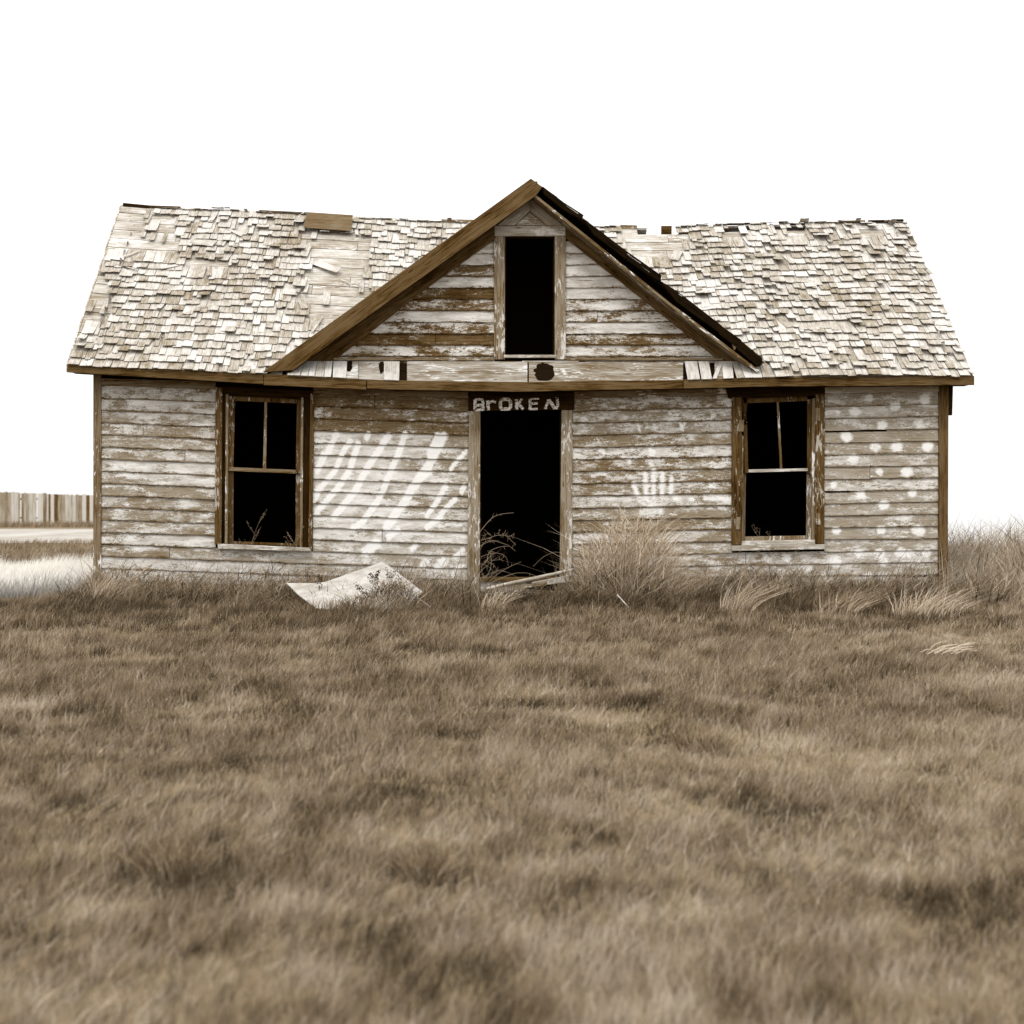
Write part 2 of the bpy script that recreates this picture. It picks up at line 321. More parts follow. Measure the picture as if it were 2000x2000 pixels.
DOTS = [(*c8(x, y), r*.2796) for x, y, r in [(960, 260, 45), (1165, 215, 52), (780, 205, 38), (680, 300, 44), (870, 395, 46), (1125, 385, 46), (620, 475, 52), (820, 550, 46), (970, 545, 52), (1185, 545, 48), (665, 635, 48),
 (1040, 720, 54), (720, 880, 42), (1080, 870, 40), (880, 955, 46), (550, 1130, 40), (860, 1125, 40), (1120, 1130, 58), (60, 1330, 38), (200, 1320, 40), (345, 1390, 42), (540, 1350, 58), (710, 1290, 42), (850, 1290, 48), (1000, 1285, 48),
 (880, 1350, 45), (770, 1450, 40), (870, 1450, 46), (1160, 1450, 42), (480, 1450, 52), (1160, 1530, 34), (850, 720, 34), (530, 810, 30), (1060, 1290, 40), (1180, 1290, 40), (560, 300, 20)]]
DOTS += [(*c7(x, y), r*.269) for x, y, r in [(960, 335, 30), (1240, 340, 32), (1115, 590, 32), (630, 680, 26), (1100, 355, 22), (790, 690, 30), (1230, 690, 38), (810, 430, 36), (760, 425, 26), (1010, 425, 24), (300, 360, 36), (790, 1035, 70), (850, 1030, 45), (740, 1045, 45),
 (720, 950, 55), (790, 945, 60), (870, 945, 60), (970, 940, 45), (1080, 950, 40), (1230, 850, 34), (790, 610, 26), (960, 610, 16), (1620, 1375, 30), (1770, 1375, 34), (330, 600, 45), (430, 600, 40), (1260, 1440, 60)]]
STROKES += [([c7(a, b), c7(c_, d)], 9.5 if b > 700 else 5.5) for a, b, c_, d in [(745, 760, 750, 930), (805, 745, 805, 930), (870, 760, 865, 920), (660, 840, 690, 920), (935, 790, 930, 900), (1180, 940, 1360, 950), (690, 410, 705, 450), (1000, 400, 1010, 440), (1030, 400, 1015, 440), (780, 580, 790, 630), (810, 590, 800, 630)]]
def mark(u, v):
    m = 0
    for l, wd in STROKES:
        if u < min(q[0] for q in l)-18 or u > max(q[0] for q in l)+18: continue
        for a, b in zip(l[:-1], l[1:]):
            m = max(m, 1-(seg_d(u, v, *a, *b)-wd*.15)/(wd*.85))
    for x, y, r in DOTS:
        d = math.hypot(u-x, (v-y)*1.15)
        if d < r*1.4:
            an = math.atan2(v-y, u-x); d *= 1+.28*mn.noise((math.cos(an)*1.4+x, math.sin(an)*1.4+y, 0)); h_ = math.modf(abs(math.sin(x*12.9+y*7.7))*437)[0]
            m = max(m, min(.55+.33*h_, 1-(d-r*.25)/(r*.95)))
    return max(0, min(1, m))*(.72 if 1120 < u < 1430 else 1)
COV = {'a': [.5, .62, .45, .36, .32, .4, .72, .5, .3, .34, .38, .55, .68, .4, .78, .6, .5, .5, .5], 'b': [.12, .28, .1, .5, .6, .62, .64, .66, .66, .66, .68, .55, .45, .5, .5, .5, .5, .5, .5],
       'c': [.3, .42, .45, .3, .6, .36, .36, .32, .5, .3, .2, .3, .3, .55, .5, .45, .5, .5, .5], 'd': [.4, .5, .42, .2, .42, .36, .38, .62, .36, .38, .22, .36, .5, .62, .5, .6, .5, .5, .5]}
def panel(u): return 'a' if u < 515 else 'b' if u < 1010 else 'c' if u < 1520 else 'd'
WT = {'a': .68, 'b': .6, 'c': .58, 'd': .95}
def clap_row(mb, u0, u1, vt, vb, cov, wt, yf=0.0, joints=None, marks=True, step=3.0, slots=()):
    """one board course from u0 to u1; vt, vb: functions of u"""
    cuts = [u0]
    if joints is None:
        u = u0+random.uniform(60, 1100)
        while u < u1-50: cuts.append(u); u += random.uniform(400, 900)
    cuts.append(u1)
    for a, b in zip(cuts[:-1], cuts[1:]):
        a2, b2 = a+(.5 if a != u0 else 0), b-(.5 if b != u1 else 0)
        n = max(2, int((b2-a2)/step)+1); vs = []; fs = []; pa = []; mk = []; ac = []; ww = []
        sd_ = random.random()*99; lift = random.uniform(0, .006); tw = random.uniform(-1, 1)*.7; dcov = random.uniform(-.05, .05); dw = random.uniform(-.12, .12)
        for i in range(n):
            u = a2+(b2-a2)*i/(n-1)
            wob = .9*mn.noise((u*.012, sd_, 0))+tw*(i/(n-1)-.5)
            T, B = vt(u)+wob-1.0, vb(u)+wob+1.1*max(0, mn.noise((u*.05, sd_, 3)))
            for s0, s1, dep in slots:
                if s0 < u < s1: T += dep
            bow = lift+.004*mn.noise((u*.01, sd_, 9))
            prof = ((0, -.003), (.25, -.0075), (.5, -.012), (.75, -.015), (.97, -.0185), (1., -.0185), (1.0, -.002))
            for q, yy in prof:
                vv = T+(B-T)*q; vs.append(P(u, vv, yf+yy-(bow*q if yy < -.002 or q < 1 else 0)))
                nz = .14*mn.noise((u*.02, vv*.05, sd_))
                pa.append(max(0, min(1, cov(u, vv)+nz+dcov))); ac.append(q); mk.append(mark(u, vv) if marks else 0); ww.append(max(0, min(1, wt(u, vv)+dw)))
        m = 7
        for i in range(n-1):
            for k in range(m-1): fs.append((i*m+k, i*m+k+1, (i+1)*m+k+1, (i+1)*m+k))
        fs.append(tuple(range(m-1, -1, -1))); fs.append(tuple((n-1)*m+k for k in range(m)))
        mb.add(vs, fs, paint=pa, mark=mk, across=ac, wt=ww)
mb = MB(); ROW0, PITCH = 753.0, 23.75
for k in range(19):
    r0 = ROW0+PITCH*k; mid = r0+PITCH/2
    ivs = [(196, 421), (611, 916), (1118, 1430), (1610, 1836)] if r0 < 1050 else [(196, 916), (1118, 1836)]
    if r0 > 1105: ivs = [(196, 1836)]
    for a, b in ivs:
        def cov(u, v, k=k):
            c = .49+.78*(COV[panel(u)][k]-.5)+(.02 if panel(u) != 'b' else 0)
            if panel(u) == 'd': c -= .07
            if panel(u) == 'b' and 3 <= k <= 11: c += .13
            if panel(u) == 'b' and 3 <= k <= 10: c -= .34*max(0, (u-760)/150)
            return c
        def wt(u, v, k=k):
            x = WT[panel(u)]
            if panel(u) == 'b': x = .3 if k < 3 else .8
            if panel(u) == 'c' and k in (5, 6, 7, 10): x = .42
            if panel(u) == 'c' and k < 9 and u > 1330: x += .12
            if v < 800: x -= .1
            return x
        sl = []
        if k == 3 and a > 1500: sl = [(1611, 1733, 4.2)]
        if k == 15 and b > 1800: sl = [(1757, 1834, 7)]
        if k == 8 and a > 1500: sl = [(1611, 1660, 3.5)]
        if k == 10 and b > 1800: sl = [(1600, 1700, 2.2)]
        clap_row(mb, a, b, lambda u, r=r0: r+sag(u)*(1-max(0, r-1000)/1200)*(1 if True else 0), lambda u, r=r0+PITCH: r+sag(u)*(1-max(0, r-1000)/1200), cov, wt, slots=sl)
mb.build('clapboard_siding', CLAP, house)
# gable clapboards
mb = MB(); GL = [.85, .8, .4, .85, .12, .42, .88, .5, .16, .5, .66]; GR = [.85, .9, .85, .82, .88, .6, .45, .85, .32, .6, .62]
for k in range(11):
    r0 = 472.5+22.4*k; vm = r0+11
    ul = 963-(vm-469.5)*1.328-22; ur = 1107+(vm-467)*1.265+20
    if ul < 955: clap_row(mb, ul, 966, lambda u, r=r0: r, lambda u, r=r0+22.4: r, lambda u, v, k=k: GL[k]-.04, lambda u, v: .0, marks=False)
    clap_row(mb, 1103, ur, lambda u, r=r0: r, lambda u, r=r0+22.4: r, lambda u, v, k=k: GR[k]-.03, lambda u, v: .12, marks=False)
gable = empty('front_gable', (0, 0, 0), parent=house)
mb.build('clapboard_siding', CLAP, gable)
# side and rear walls: plain courses on real planes
mb = MB()
def plain(mb, p0, p1, z0, z1f, outn, n=24):
    zc = z0
    while zc < 5:
        for i in range(n):
            a = Vector(p0).lerp(Vector(p1), i/n); b = Vector(p0).lerp(Vector(p1), (i+1)/n); o = Vector(outn)
            if zc+.15 > max(z1f(a), z1f(b)): continue
            vs = [a+Vector((0, 0, zc))+o*.02, b+Vector((0, 0, zc))+o*.02, b+Vector((0, 0, zc+.15))+o*.004, a+Vector((0, 0, zc+.15))+o*.004]
            mb.add(vs, [(0, 1, 2, 3)], paint=.5, mark=0, across=[1, 1, 0, 0], wt=.5)
        zc += .148
XW0, XW1 = P(183, 900, 0)[0], P(1850, 900, 0)[0]; DEP = 4.8
roofz = lambda p: min(2.85+2.3*(1-abs(p.y-2.4)/2.55), 5)
plain(mb, (XW0+.035, .02, 0), (XW0+.035, DEP, 0), -.2, roofz, (-1, 0, 0)); plain(mb, (XW1-.03, DEP, 0), (XW1-.03, .02, 0), -.2, lambda p: roofz(p)-.12, (1, 0, 0))
plain(mb, (XW1, DEP, 0), (XW0, DEP, 0), -.2, lambda p: 2.6, (0, 1, 0), 12)
mb.build('rear_siding', CLAP, house)
# wall cores, floor, ceiling
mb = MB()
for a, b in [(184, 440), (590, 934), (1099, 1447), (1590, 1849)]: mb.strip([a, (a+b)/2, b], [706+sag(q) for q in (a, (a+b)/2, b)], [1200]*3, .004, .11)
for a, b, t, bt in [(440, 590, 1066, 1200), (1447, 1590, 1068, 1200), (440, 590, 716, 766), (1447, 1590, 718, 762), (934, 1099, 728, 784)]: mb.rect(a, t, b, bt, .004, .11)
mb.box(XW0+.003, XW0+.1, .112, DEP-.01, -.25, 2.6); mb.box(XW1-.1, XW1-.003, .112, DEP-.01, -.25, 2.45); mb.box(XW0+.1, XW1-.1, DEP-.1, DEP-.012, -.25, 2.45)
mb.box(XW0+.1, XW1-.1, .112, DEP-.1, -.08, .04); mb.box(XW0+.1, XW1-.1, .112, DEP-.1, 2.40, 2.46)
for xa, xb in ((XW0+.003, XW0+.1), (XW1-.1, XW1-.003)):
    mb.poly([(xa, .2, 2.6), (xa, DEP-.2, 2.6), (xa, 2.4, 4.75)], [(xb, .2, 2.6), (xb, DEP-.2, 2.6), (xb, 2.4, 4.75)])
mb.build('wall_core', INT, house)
mb = MB()
mb.prism([(560, 724), (972, 724), (972, 432)], .004, .09); mb.prism([(1098, 724), (1098, 425), (1480, 724)], .004, .09)
mb.prism([(972, 432), (1044, 383), (1098, 425), (1098, 458), (972, 458)], .004, .09); mb.rect(972, 694, 1098, 724, .004, .09)
mb.prism([(1046, 383), (1056, 373), (1486, 711), (1481, 723)], -.02, .06)  # back of the open rake cavity, its shade painted in near-black
mb.build('gable_core', W_BLACK, gable)
mb = MB(); mb.rect(182, 716, 197.5, 1185, -.035, .0); mb.build('corner_board', W_MID, house, .004)
mb = MB(); mb.prism([(1834, 730), (1853, 730), (1851, 1185), (1832, 1185)], -.035, .0, math.pi/2); mb.build('corner_board', W_BROWN, house, .004)
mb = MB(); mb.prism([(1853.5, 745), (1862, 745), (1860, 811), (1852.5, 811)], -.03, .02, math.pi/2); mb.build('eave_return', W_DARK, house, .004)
x = P(183, 900, -.03)[0]
# frieze boards under the eave
for a, b, m in [(198, 421, W_MID), (612, 915, W_MID), (1121, 1430, W_MID), (1611, 1834, W_PALE)]:
    mb = MB(); us = list(np.linspace(a, b, 6)); mb.strip(us, [738+sag(u)*.8 for u in us], [751.5+sag(u) for u in us], -.028, .002); mb.build('frieze_board', m, house, .003)
# fascia: three lengths
for a, b, dy in [(131, 514, 0), (515, 715.5, .001), (717, 1333.5, -.012), (1335, 1903, -.002)]:
    mb = MB(); us = [a]+[q for q in np.arange(150, 1900, 50.) if a+8 < q < b-8]+[b]
    w1 = [.9*mn.noise((u*.01, a, 0)) for u in us]
    mb.strip(us, [np.interp(u, FU, FT)+q for u, q in zip(us, w1)], [np.interp(u, FU, FB)+q*.6+(2 if a == 515 else 0) for u, q in zip(us, w1)], YE-.025+dy, YE+dy); mb.build('fascia', W_BROWN, house, .003)
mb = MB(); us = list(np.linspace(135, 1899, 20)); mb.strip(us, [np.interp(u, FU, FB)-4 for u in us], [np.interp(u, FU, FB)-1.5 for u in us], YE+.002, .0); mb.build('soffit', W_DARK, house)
# ------------------------------------------------------------------ roof
roof = empty('main_roof', (0, 0, 0), parent=house)
def cutx(t):
    out = []
    for sgn in (-1, 1):
        x = APX+sgn*2.5
        for _ in range(12):
            z = zE(x)+(zR(x)-zE(x))*t; x = APX+sgn*max(.02, (APZ-z))/(SLL if sgn < 0 else SLR)
        out.append(x)
    return out
mb = MB(); NB = 17
for j in range(NB):
    t0, t1 = j/NB+.001, (j+1)/NB-.0025; tm = (t0+t1)/2; xl, xr = cutx(tm)
    iv = [(XL, min(xl+.16, APX)), (max(xr-.16, APX), XR)] if tm < .93 else [(XL, XR)]
    for a, b in iv:
        cuts = [a]; q = a+random.uniform(.6, 3)
        while q < b-.6: cuts.append(q); q += random.uniform(1, 3.4)
        cuts.append(b)
        for c0, c1 in zip(cuts[:-1], cuts[1:]):
            if j == NB-1: # notch in the ridge
                nx0, nx1 = P(1245, 445, 2.3)[0], P(1311, 445, 2.3)[0]
                if c0 < nx1 and c1 > nx0:
                    if c0 < nx0-.1: c1 = nx0
                    elif c1 > nx1+.1: c0 = nx1
                    else: continue
            n = max(2, int((c1-c0)/.35)+1); vs = []; dz = random.uniform(-.003, .004); sh = random.uniform(-.0015, .0015)
            for i in range(n):
                x = c0+.003+(c1-c0-.006)*i/(n-1)
                vs += [RP(x, t0+sh, dz), RP(x, t1+sh, dz), RP(x, t1+sh, dz-.022), RP(x, t0+sh, dz-.022)]
            fs = [(o*4+k, o*4+(k+1) % 4, o*4+4+(k+1) % 4, o*4+4+k) for o in range(n-1) for k in range(4)]+[(3, 2, 1, 0), (4*n-4, 4*n-3, 4*n-2, 4*n-1)]
            r = random.random()*40
            mb.add(vs, fs, grain=[(v[0]+r, v[2]*1.35+r, r) for v in vs])
mb.build('roof_boards', W_DECK, roof)
# rear slope
mb = MB()
for i in range(24):
    xa, xb = XL+(XR-XL)*i/24, XL+(XR-XL)*(i+1)/24; nx0, nx1 = P(1245, 445, 2.3)[0], P(1311, 445, 2.3)[0]
    tp = lambda x: .935 if nx0-.05 < (xa+xb)/2 < nx1+.05 else .995
    q = lambda x, t, o: Vector((x, 5.1-2.69*t, zE(x)+(zR(x)-zE(x)-.01)*t+o))
    vs = [q(xa, 0, 0), q(xb, 0, 0), q(xb, tp(0), 0), q(xa, tp(0), 0), q(xa, 0, -.03), q(xb, 0, -.03), q(xb, tp(0), -.03), q(xa, tp(0), -.03)]
    mb.add(vs, [(0, 1, 2, 3), (7, 6, 5, 4), (0, 4, 5, 1), (1, 5, 6, 2), (2, 6, 7, 3), (3, 7, 4, 0)], grain=[(v[0], v[2]*1.35, 1) for v in vs])
mb.build('rear_slope', W_DECK, roof)
def shingle(mb, mp, s, t, wd, ln, lift, curl, rot, base=.004, th=.007):
    """mp(s, t, off) maps horizontal metres, slope metres, height above deck"""
    vs = []; cr, sr = math.cos(rot), math.sin(rot); cup = random.uniform(-.3, 1)*.006*(wd/.12)
    rag = [random.uniform(-.006, .006) for _ in range(3)]
    for side in (0, 1):
        for i in range(4):
            q = (0, .35, .7, 1)[i]
            for j in range(3):
                a = (j-1)/2*wd; b = ln*(1-q)+(rag[j] if q == 1 else 0)
                aa, bb = a*cr-(b-ln)*sr, a*sr+(b-ln)*cr+ln
                h = base+lift*q+curl*q**3+cup*abs(j-1)*q
                vs.append(mp(s+aa, t+bb, h+(th*q if side == 0 else 0)))
    fs = []
    for i in range(3):
        for j in range(2):
            a = i*3+j; fs.append((a, a+1, a+4, a+3)); b = a+12; fs.append((b+3, b+4, b+1, b))
        fs.append((i*3, i*3+3, i*3+15, i*3+12)); fs.append((i*3+2, i*3+14, i*3+17, i*3+5))
    for j in range(2): fs.append((9+j, 10+j, 22+j, 21+j))
    r = random.random()*40
    gr = [((j-1)/2*wd+r, (0, .35, .7, 1)[i]*ln+r, 0) for _ in (0, 1) for i in range(4) for j in range(3)]
    mb.add(vs, fs, grain=gr)
BARE = [((205, 432, 352, 512), .93), ((228, 398, 300, 436), .9), ((352, 514, 446, 543), .95), ((596, 468, 722, 645), .97), ((170, 545, 214, 650), .8), ((300, 400, 330, 440), .5),
        ((1212, 446, 1322, 522), .97), ((1415, 444, 1462, 482), .9), ((1676, 440, 1748, 472), .95), ((1540, 442, 1588, 478), .8), ((1320, 470, 1345, 520), .5), ((1690, 474, 1752, 505), .5), ((720, 560, 800, 620), .35), ((450, 430, 500, 470), .35), ((580, 440, 660, 470), .5)]
def bare(u, v):
    u2 = u+14*mn.noise((u*.02, v*.03, 0)); v2 = v+9*mn.noise((u*.03, v*.02, 5))
    for (a, b, c_, d), pr in BARE:
        if a < u2 < c_ and b < v2 < d: return pr
    return .035+(.05 if v < 470 else 0)
def main_map(s, t, off): return RP(s, t/SL, off)
mb = MB(); EXPOS = .15; NC = 25
for c_ in range(NC):
    t = c_*EXPOS-.045; x = XL+random.uniform(0, .06)
    while x < XR-.02:
        wd = random.choice((.05, .065, .08, .095, .11, .13, .17)); x1 = min(x+wd, XR+.01); xc = (x+x1)/2
        tf = max(0, t/SL); l, r = cutx(tf+.02); p = main_map(xc, t, 0); u, v = proj(p)
        inside = l+.0 < xc < r-.0 and tf < .955
        if not inside and t < SL-.05 and random.random() > bare(u, v):
            slip = random.random() if c_ else 1; tt = t-(random.uniform(.02, .08) if slip < .06 else 0)
            ln = min(.32, SL-tt-.01)
            cl = random.expovariate(1/.007); side = 1.3 if u > 1100 else 1
            if random.random() < .05: cl += random.uniform(.02, .045)
            shingle(mb, main_map, xc, tt+random.gauss(0, .013 if c_ else .004), (x1-x)-.004, ln, .02+random.uniform(0, .012)*side, min(cl, .06)*side, random.gauss(0, .012)+(random.gauss(0, .16) if random.random() < .05 else 0), .006)
        x = x1
mb.build('shingles', SHING, roof)
# bottom starter course over the fascia on the left and right stretches is included above; ridge remnants
for (a, b, va, vb, hh, mm) in [(240, 292, 398, 403, 6, W_DARK), (292, 352, 403, 405, 3, W_BROWN), (506, 590, 412, 416, 3, W_BROWN), (862, 925, 430, 431, 7, W_MID), (1212, 1244, 441, 442, 16, W_MID), (1292, 1312, 443, 443, 16, W_BROWN), (1420, 1465, 438, 437, 3, W_DARK), (1528, 1583, 438, 437, 3, W_DARK), (1640, 1690, 433, 432, 4, W_BROWN), (1696, 1738, 432, 431, 4, W_DARK), (1742, 1765, 430, 430, 4, W_DARK)]:
    mb = MB(); mb.prism([(a, va-2), (b, vb-2), (b, vb-2+hh), (a, va-2+hh)], YR-.05, YR+.0); mb.build('ridge_board', mm, roof)
# verge boards along both sloping ends
for x0, m in ((XL-.022, W_PALE), (XR+.002, W_MID)):
    mb = MB(); vs = []
    for k in range(9):
        t = k/8; xx = min(max(x0, XL), XR); p = RP(xx, t, .0); 
        for dx in (0, .02):
            for dz in (.004, -.09): vs.append((x0+dx, p.y, p.z+dz))
    fs = [(4*i+a, 4*i+b, 4*i+4+b, 4*i+4+a) for i in range(8) for a, b in ((0, 1), (1, 3), (3, 2), (2, 0))]+[(0, 2, 3, 1), (32, 33, 35, 34)]
    mb.add(vs, fs, grain=[(v[1], v[2], 0) for v in vs]); mb.build('verge_board', m, roof)
# tin patch near the ridge
def pix_on_roof(u, v, off=.0):
    best = None; t = .5
    for _ in range(40):
        Y = YE+(YR-YE)*t; x = P(u, v, Y)[0]; z = P(u, v, Y)[2]; zr = RP(x, t).z
        t += (z-zr)*.35/2.4; t = max(-.05, min(1.05, t))
    return RP(x, t, off)
mb = MB(); q = [pix_on_roof(u, v, .085) for u, v in ((600, 425), (690, 431), (686, 462), (594, 455))]
mb.poly(q, [Vector(p)-NRM*.006 for p in q]); mb.build('tin_patch', TIN, roof)
# ---- gable roof planes with their own courses
groof = empty('gable_roof', (0, 0, 0), parent=house)
for sgn in (-1, 1):
    sl = SLL if sgn < 0 else SLR; n = Vector((sgn*sl, 0, 1)).normalized(); half = 3.28 if sgn < 0 else 2.76
    mb = MB()
    a = Vector((APX, YE, APZ)); b = Vector((APX+sgn*half, YE, APZ-sl*half)); a2, b2 = a.copy(), b.copy(); a2.y = 2.38
    yb_ = YE+.1
    b2 = Vector((b.x, yb_+.15, b.z))
    # trim the far edge along the valley so nothing pokes out above the main roof
    pts = [a, b]; 
    for i in range(9):
        x = b.x+(a.x-b.x)*i/8; z = zG(x); t = (z-zE(x))/(zR(x)-zE(x)); pts.append(Vector((x, min(YE+(YR-YE)*t+.05, YR), z)))
    pts = [p-n*.03 for p in pts]
    mb.poly(pts, [p-n*.025 for p in pts]); mb.build('roof_boards', W_BLACK, groof)
    mb = MB(); SLG = math.hypot(1, sl)*half
    def gm(s, t, off, sgn=sgn, sl=sl, half=half, SLG=SLG, n=n):
        d = half*(1-t/SLG); return Vector((APX+sgn*d, s, APZ-sl*d))+n*(off-.03)
    for c_ in range(int(SLG/.16)+1):
        t = c_*.16-.03; y = YE-.02
        while y < 2.3:
            wd = random.choice((.1, .12, .15, .18)); p = gm(y+wd/2, t, 0); tt = (p.y-YE)/(YR-YE)
            zm = zE(p.x)+(zR(p.x)-zE(p.x))*tt
            if zm > p.z+.05: break
            if random.random() > .1 and t < SLG-.1: shingle(mb, gm, y+wd/2, t, wd-.004, min(.3, SLG-t-.01), .012, random.expovariate(1/.005), random.gauss(0, .012), .003)
            y += wd
    mb.build('shingles', SHING, groof)
mb = MB(); mb.prism([(1037, 348.5), (1059.5, 365), (1046, 382.5), (572, 723), (540, 725.5), (512, 727)], YE-.05, YE-.02, math.radians(36)); mb.build('barge_board', W_BROWN, gable, .004)
mb = MB(); mb.prism([(1040, 377), (1043, 385), (566, 728), (558, 724)], YE-.018, YE+.04, math.radians(36)); mb.build('barge_moulding', W_DARK, gable, .002)
mb = MB(); mb.prism([(1028, 398), (1028, 386), (560, 724), (560, 728), (598, 727), (657, 700.5), (828, 567), (963, 470)][::1], -.045, -.0235, math.radians(36)); mb.build('rake_frieze', W_BROWN, gable, .003)
mb = MB(); mb.prism([(1044, 384), (1474, 724), (1434, 724), (1403, 702), (1198, 539), (1106, 466), (1044, 408)], -.045, -.0235, -math.radians(37)); mb.build('rake_frieze', W_BROWN, gable, .003)
mb = MB(); mb.prism([(1045, 379), (1306, 589), (1484, 724), (1479, 727), (1304, 594), (1043, 384)], YE-.02, -.022, -math.radians(37)); mb.build('rake_soffit', W_MID, gable)
# ragged shingle ends along the right-hand rake
mb = MB()
for pl in [[(1060, 364), (1101, 395), (1140, 420), (1136, 429), (1098, 408), (1062, 378)], [(1136, 424), (1163, 444), (1226, 492), (1223, 506), (1160, 458)], [(1225, 491), (1292, 538), (1290, 551), (1224, 508)], [(1288, 547), (1326, 571), (1410, 636), (1406, 650), (1322, 590)], [(1406, 634), (1448, 664), (1442, 680), (1404, 652)], [(1446, 664), (1489, 700), (1488, 713), (1478, 714), (1440, 682)]]:
    yo = random.uniform(-.04, -.015); mb.prism(pl, YE+yo, YE+.12, -math.radians(37))
mb.build('ragged_verge', W_BLACK, gable)
mb = MB(); mb.prism([(1430, 672), (1436, 664), (1444, 670), (1434, 684)], YE-.012, YE+.03, math.radians(45)); mb.build('verge_batten', W_MID, gable)
# peak panel
mb = MB()
mb.prism([(972, 440), (1034.5, 388), (1034.5, 413), (1004, 440)], -.058, .002, math.radians(40)); mb.prism([(1035.5, 388), (1098, 440), (1068, 440), (1035.5, 413)], -.058, .002, -math.radians(40)); mb.prism([(1006, 440), (1035, 415), (1066, 440)], -.05, .002)
mb.build('peak_panel', W_PALE, gable, .002)
aw = empty('attic_window', (0, 0, 0), parent=house)
for r in [(966, 441, 1104, 461), ]: mb = MB(); mb.rect(*r, -.05, .002); mb.build('head_casing', W_PALE, aw, .003)
for r in [(965, 461.5, 986, 702), (1083.5, 461.5, 1105, 702)]: mb = MB(); mb.rect(*r, -.045, .002, math.pi/2); mb.build('side_casing', W_JAMB, aw, .003)
mb = MB(); mb.rect(984, 693, 1086, 698.5, -.07, .09); mb.build('sill', W_PALE, aw, .002)
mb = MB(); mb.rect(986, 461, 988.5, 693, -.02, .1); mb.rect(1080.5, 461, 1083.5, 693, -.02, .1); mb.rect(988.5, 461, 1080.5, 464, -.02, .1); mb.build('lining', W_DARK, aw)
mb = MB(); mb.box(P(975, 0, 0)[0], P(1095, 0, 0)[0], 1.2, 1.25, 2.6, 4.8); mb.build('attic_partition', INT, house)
mb = MB(); mb.rect(652, 699, 964, 704, -.05, .002); mb.rect(1106, 699, 1412, 704, -.05, .002); mb.build('water_table', W_MID, gable, .002)
# ---- pent strip between gable wall and eave
pent = empty('pent_roof', (0, 0, 0), parent=house)
def PP(u, f, off=0):   # f 0 at gable wall foot, 1 at eave
    v0 = 705; v1 = float(np.interp(u, FU, FT))+.5
    a = Vector(P(u, v0, -.05)); b = Vector(P(u, v1, YE-.03)); d = (b-a).normalized(); n = Vector((0, -1, 1)).normalized()
    return a.lerp(b, f)+n*off
def pboard(mb, u0, u1, f0, f1, th=.02, off=0):
    m = max(2, int((u1-u0)/40)+1); vs = []
    for i in range(m):
        u = u0+(u1-u0)*i/(m-1); vs += [PP(u, f0, off), PP(u, f1, off), PP(u, f1, off-th), PP(u, f0, off-th)]
    fs = [(o*4+k, o*4+(k+1) % 4, o*4+4+(k+1) % 4, o*4+4+k) for o in range(m-1) for k in range(4)]+[(3, 2, 1, 0), (4*m-4, 4*m-3, 4*m-2, 4*m-1)]
    r = random.random()*40; mb.add(vs, fs, grain=[(v[0]+r, v[2]*1.4+r, r) for v in vs])
mb = MB(); pboard(mb, 560, 641, .02, 1); pboard(mb, 650, 700, .02, 1); pboard(mb, 701, 779, .02, 1); pboard(mb, 795, 1030, .02, 1); pboard(mb, 1033, 1334, .06, 1); pboard(mb, 1020, 1130, .0, .055, off=.004); pboard(mb, 1396, 1412, .02, 1); pboard(mb, 1440, 1495, .02, 1)
mb.build('roof_boards', W_PENT, pent)
mb = MB(); pboard(mb, 565, 1490, .0, 1, .02, -.03)
for cx, cy, rx, ry in [(1062, .5, 20, .40), (682, .32, 7, .3), (746, .35, 6, .3)]:
    pts = [];
    for k in range(26):
        a = k/26*6.283; rr = 1+.55*mn.noise((math.cos(a)*1.9+cx, math.sin(a)*1.9, 2)); 
        if cx == 1062 and math.sin(a) > .4: rr += .25*max(0, math.cos(a-1.3))
        pts.append(PP(cx+rx*rr*math.cos(a), cy+ry*rr*math.sin(a), .003))
    n = Vector((0, -1, 1)).normalized(); mb.poly(pts, [p-n*.002 for p in pts])
mb.build('tar_underlay', W_BLACK, pent)
mb = MB()
def pmap(s, t, off): return PP(s, 1.02-t, off)
def pshing(mb, u0, u1, f0=.06, f1=1.03, sk=0, off=.004):
    vs = []; 
    for side in (0, 1):
        for f in (f0, (f0+f1)/2, f1):
            for j, u in enumerate((u0, u1)):
                k = (f-f0)/(f1-f0); vs.append(PP(u+sk*(k-.5), f+random.uniform(-.012, .012)*(f == f1), off+.006*k+(.008 if side == 0 else 0)))
    fs = [(0, 1, 3, 2), (2, 3, 5, 4), (8, 9, 7, 6), (10, 11, 9, 8), (0, 2, 8, 6), (2, 4, 10, 8), (1, 7, 9, 3), (3, 9, 11, 5), (4, 5, 11, 10), (0, 6, 7, 1)]
    r = random.random()*40; mb.add(vs, fs, grain=[(v[0]+r, v[2]*1.3+r, 0) for v in vs])
for a, b, s_ in [(566, 590, -8), (591, 604, -6), (605, 617, -5), (618, 634, -4), (635, 648, -3), (651, 677, -2), (750, 780, -1), (1340, 1364, 6), (1367, 1387, 6), (1411, 1431, 3), (1434, 1448, 10), (1449, 1466, 12), (1467, 1484, 10), (1485, 1500, 8)]:
    if a in (750, 1340): mb.build('shingles', SHING, pent); mb = MB()
    pshing(mb, a, b, sk=s_)
pshing(mb, 1398, 1406, sk=-14)
mb.build('shingles', SHING, pent)
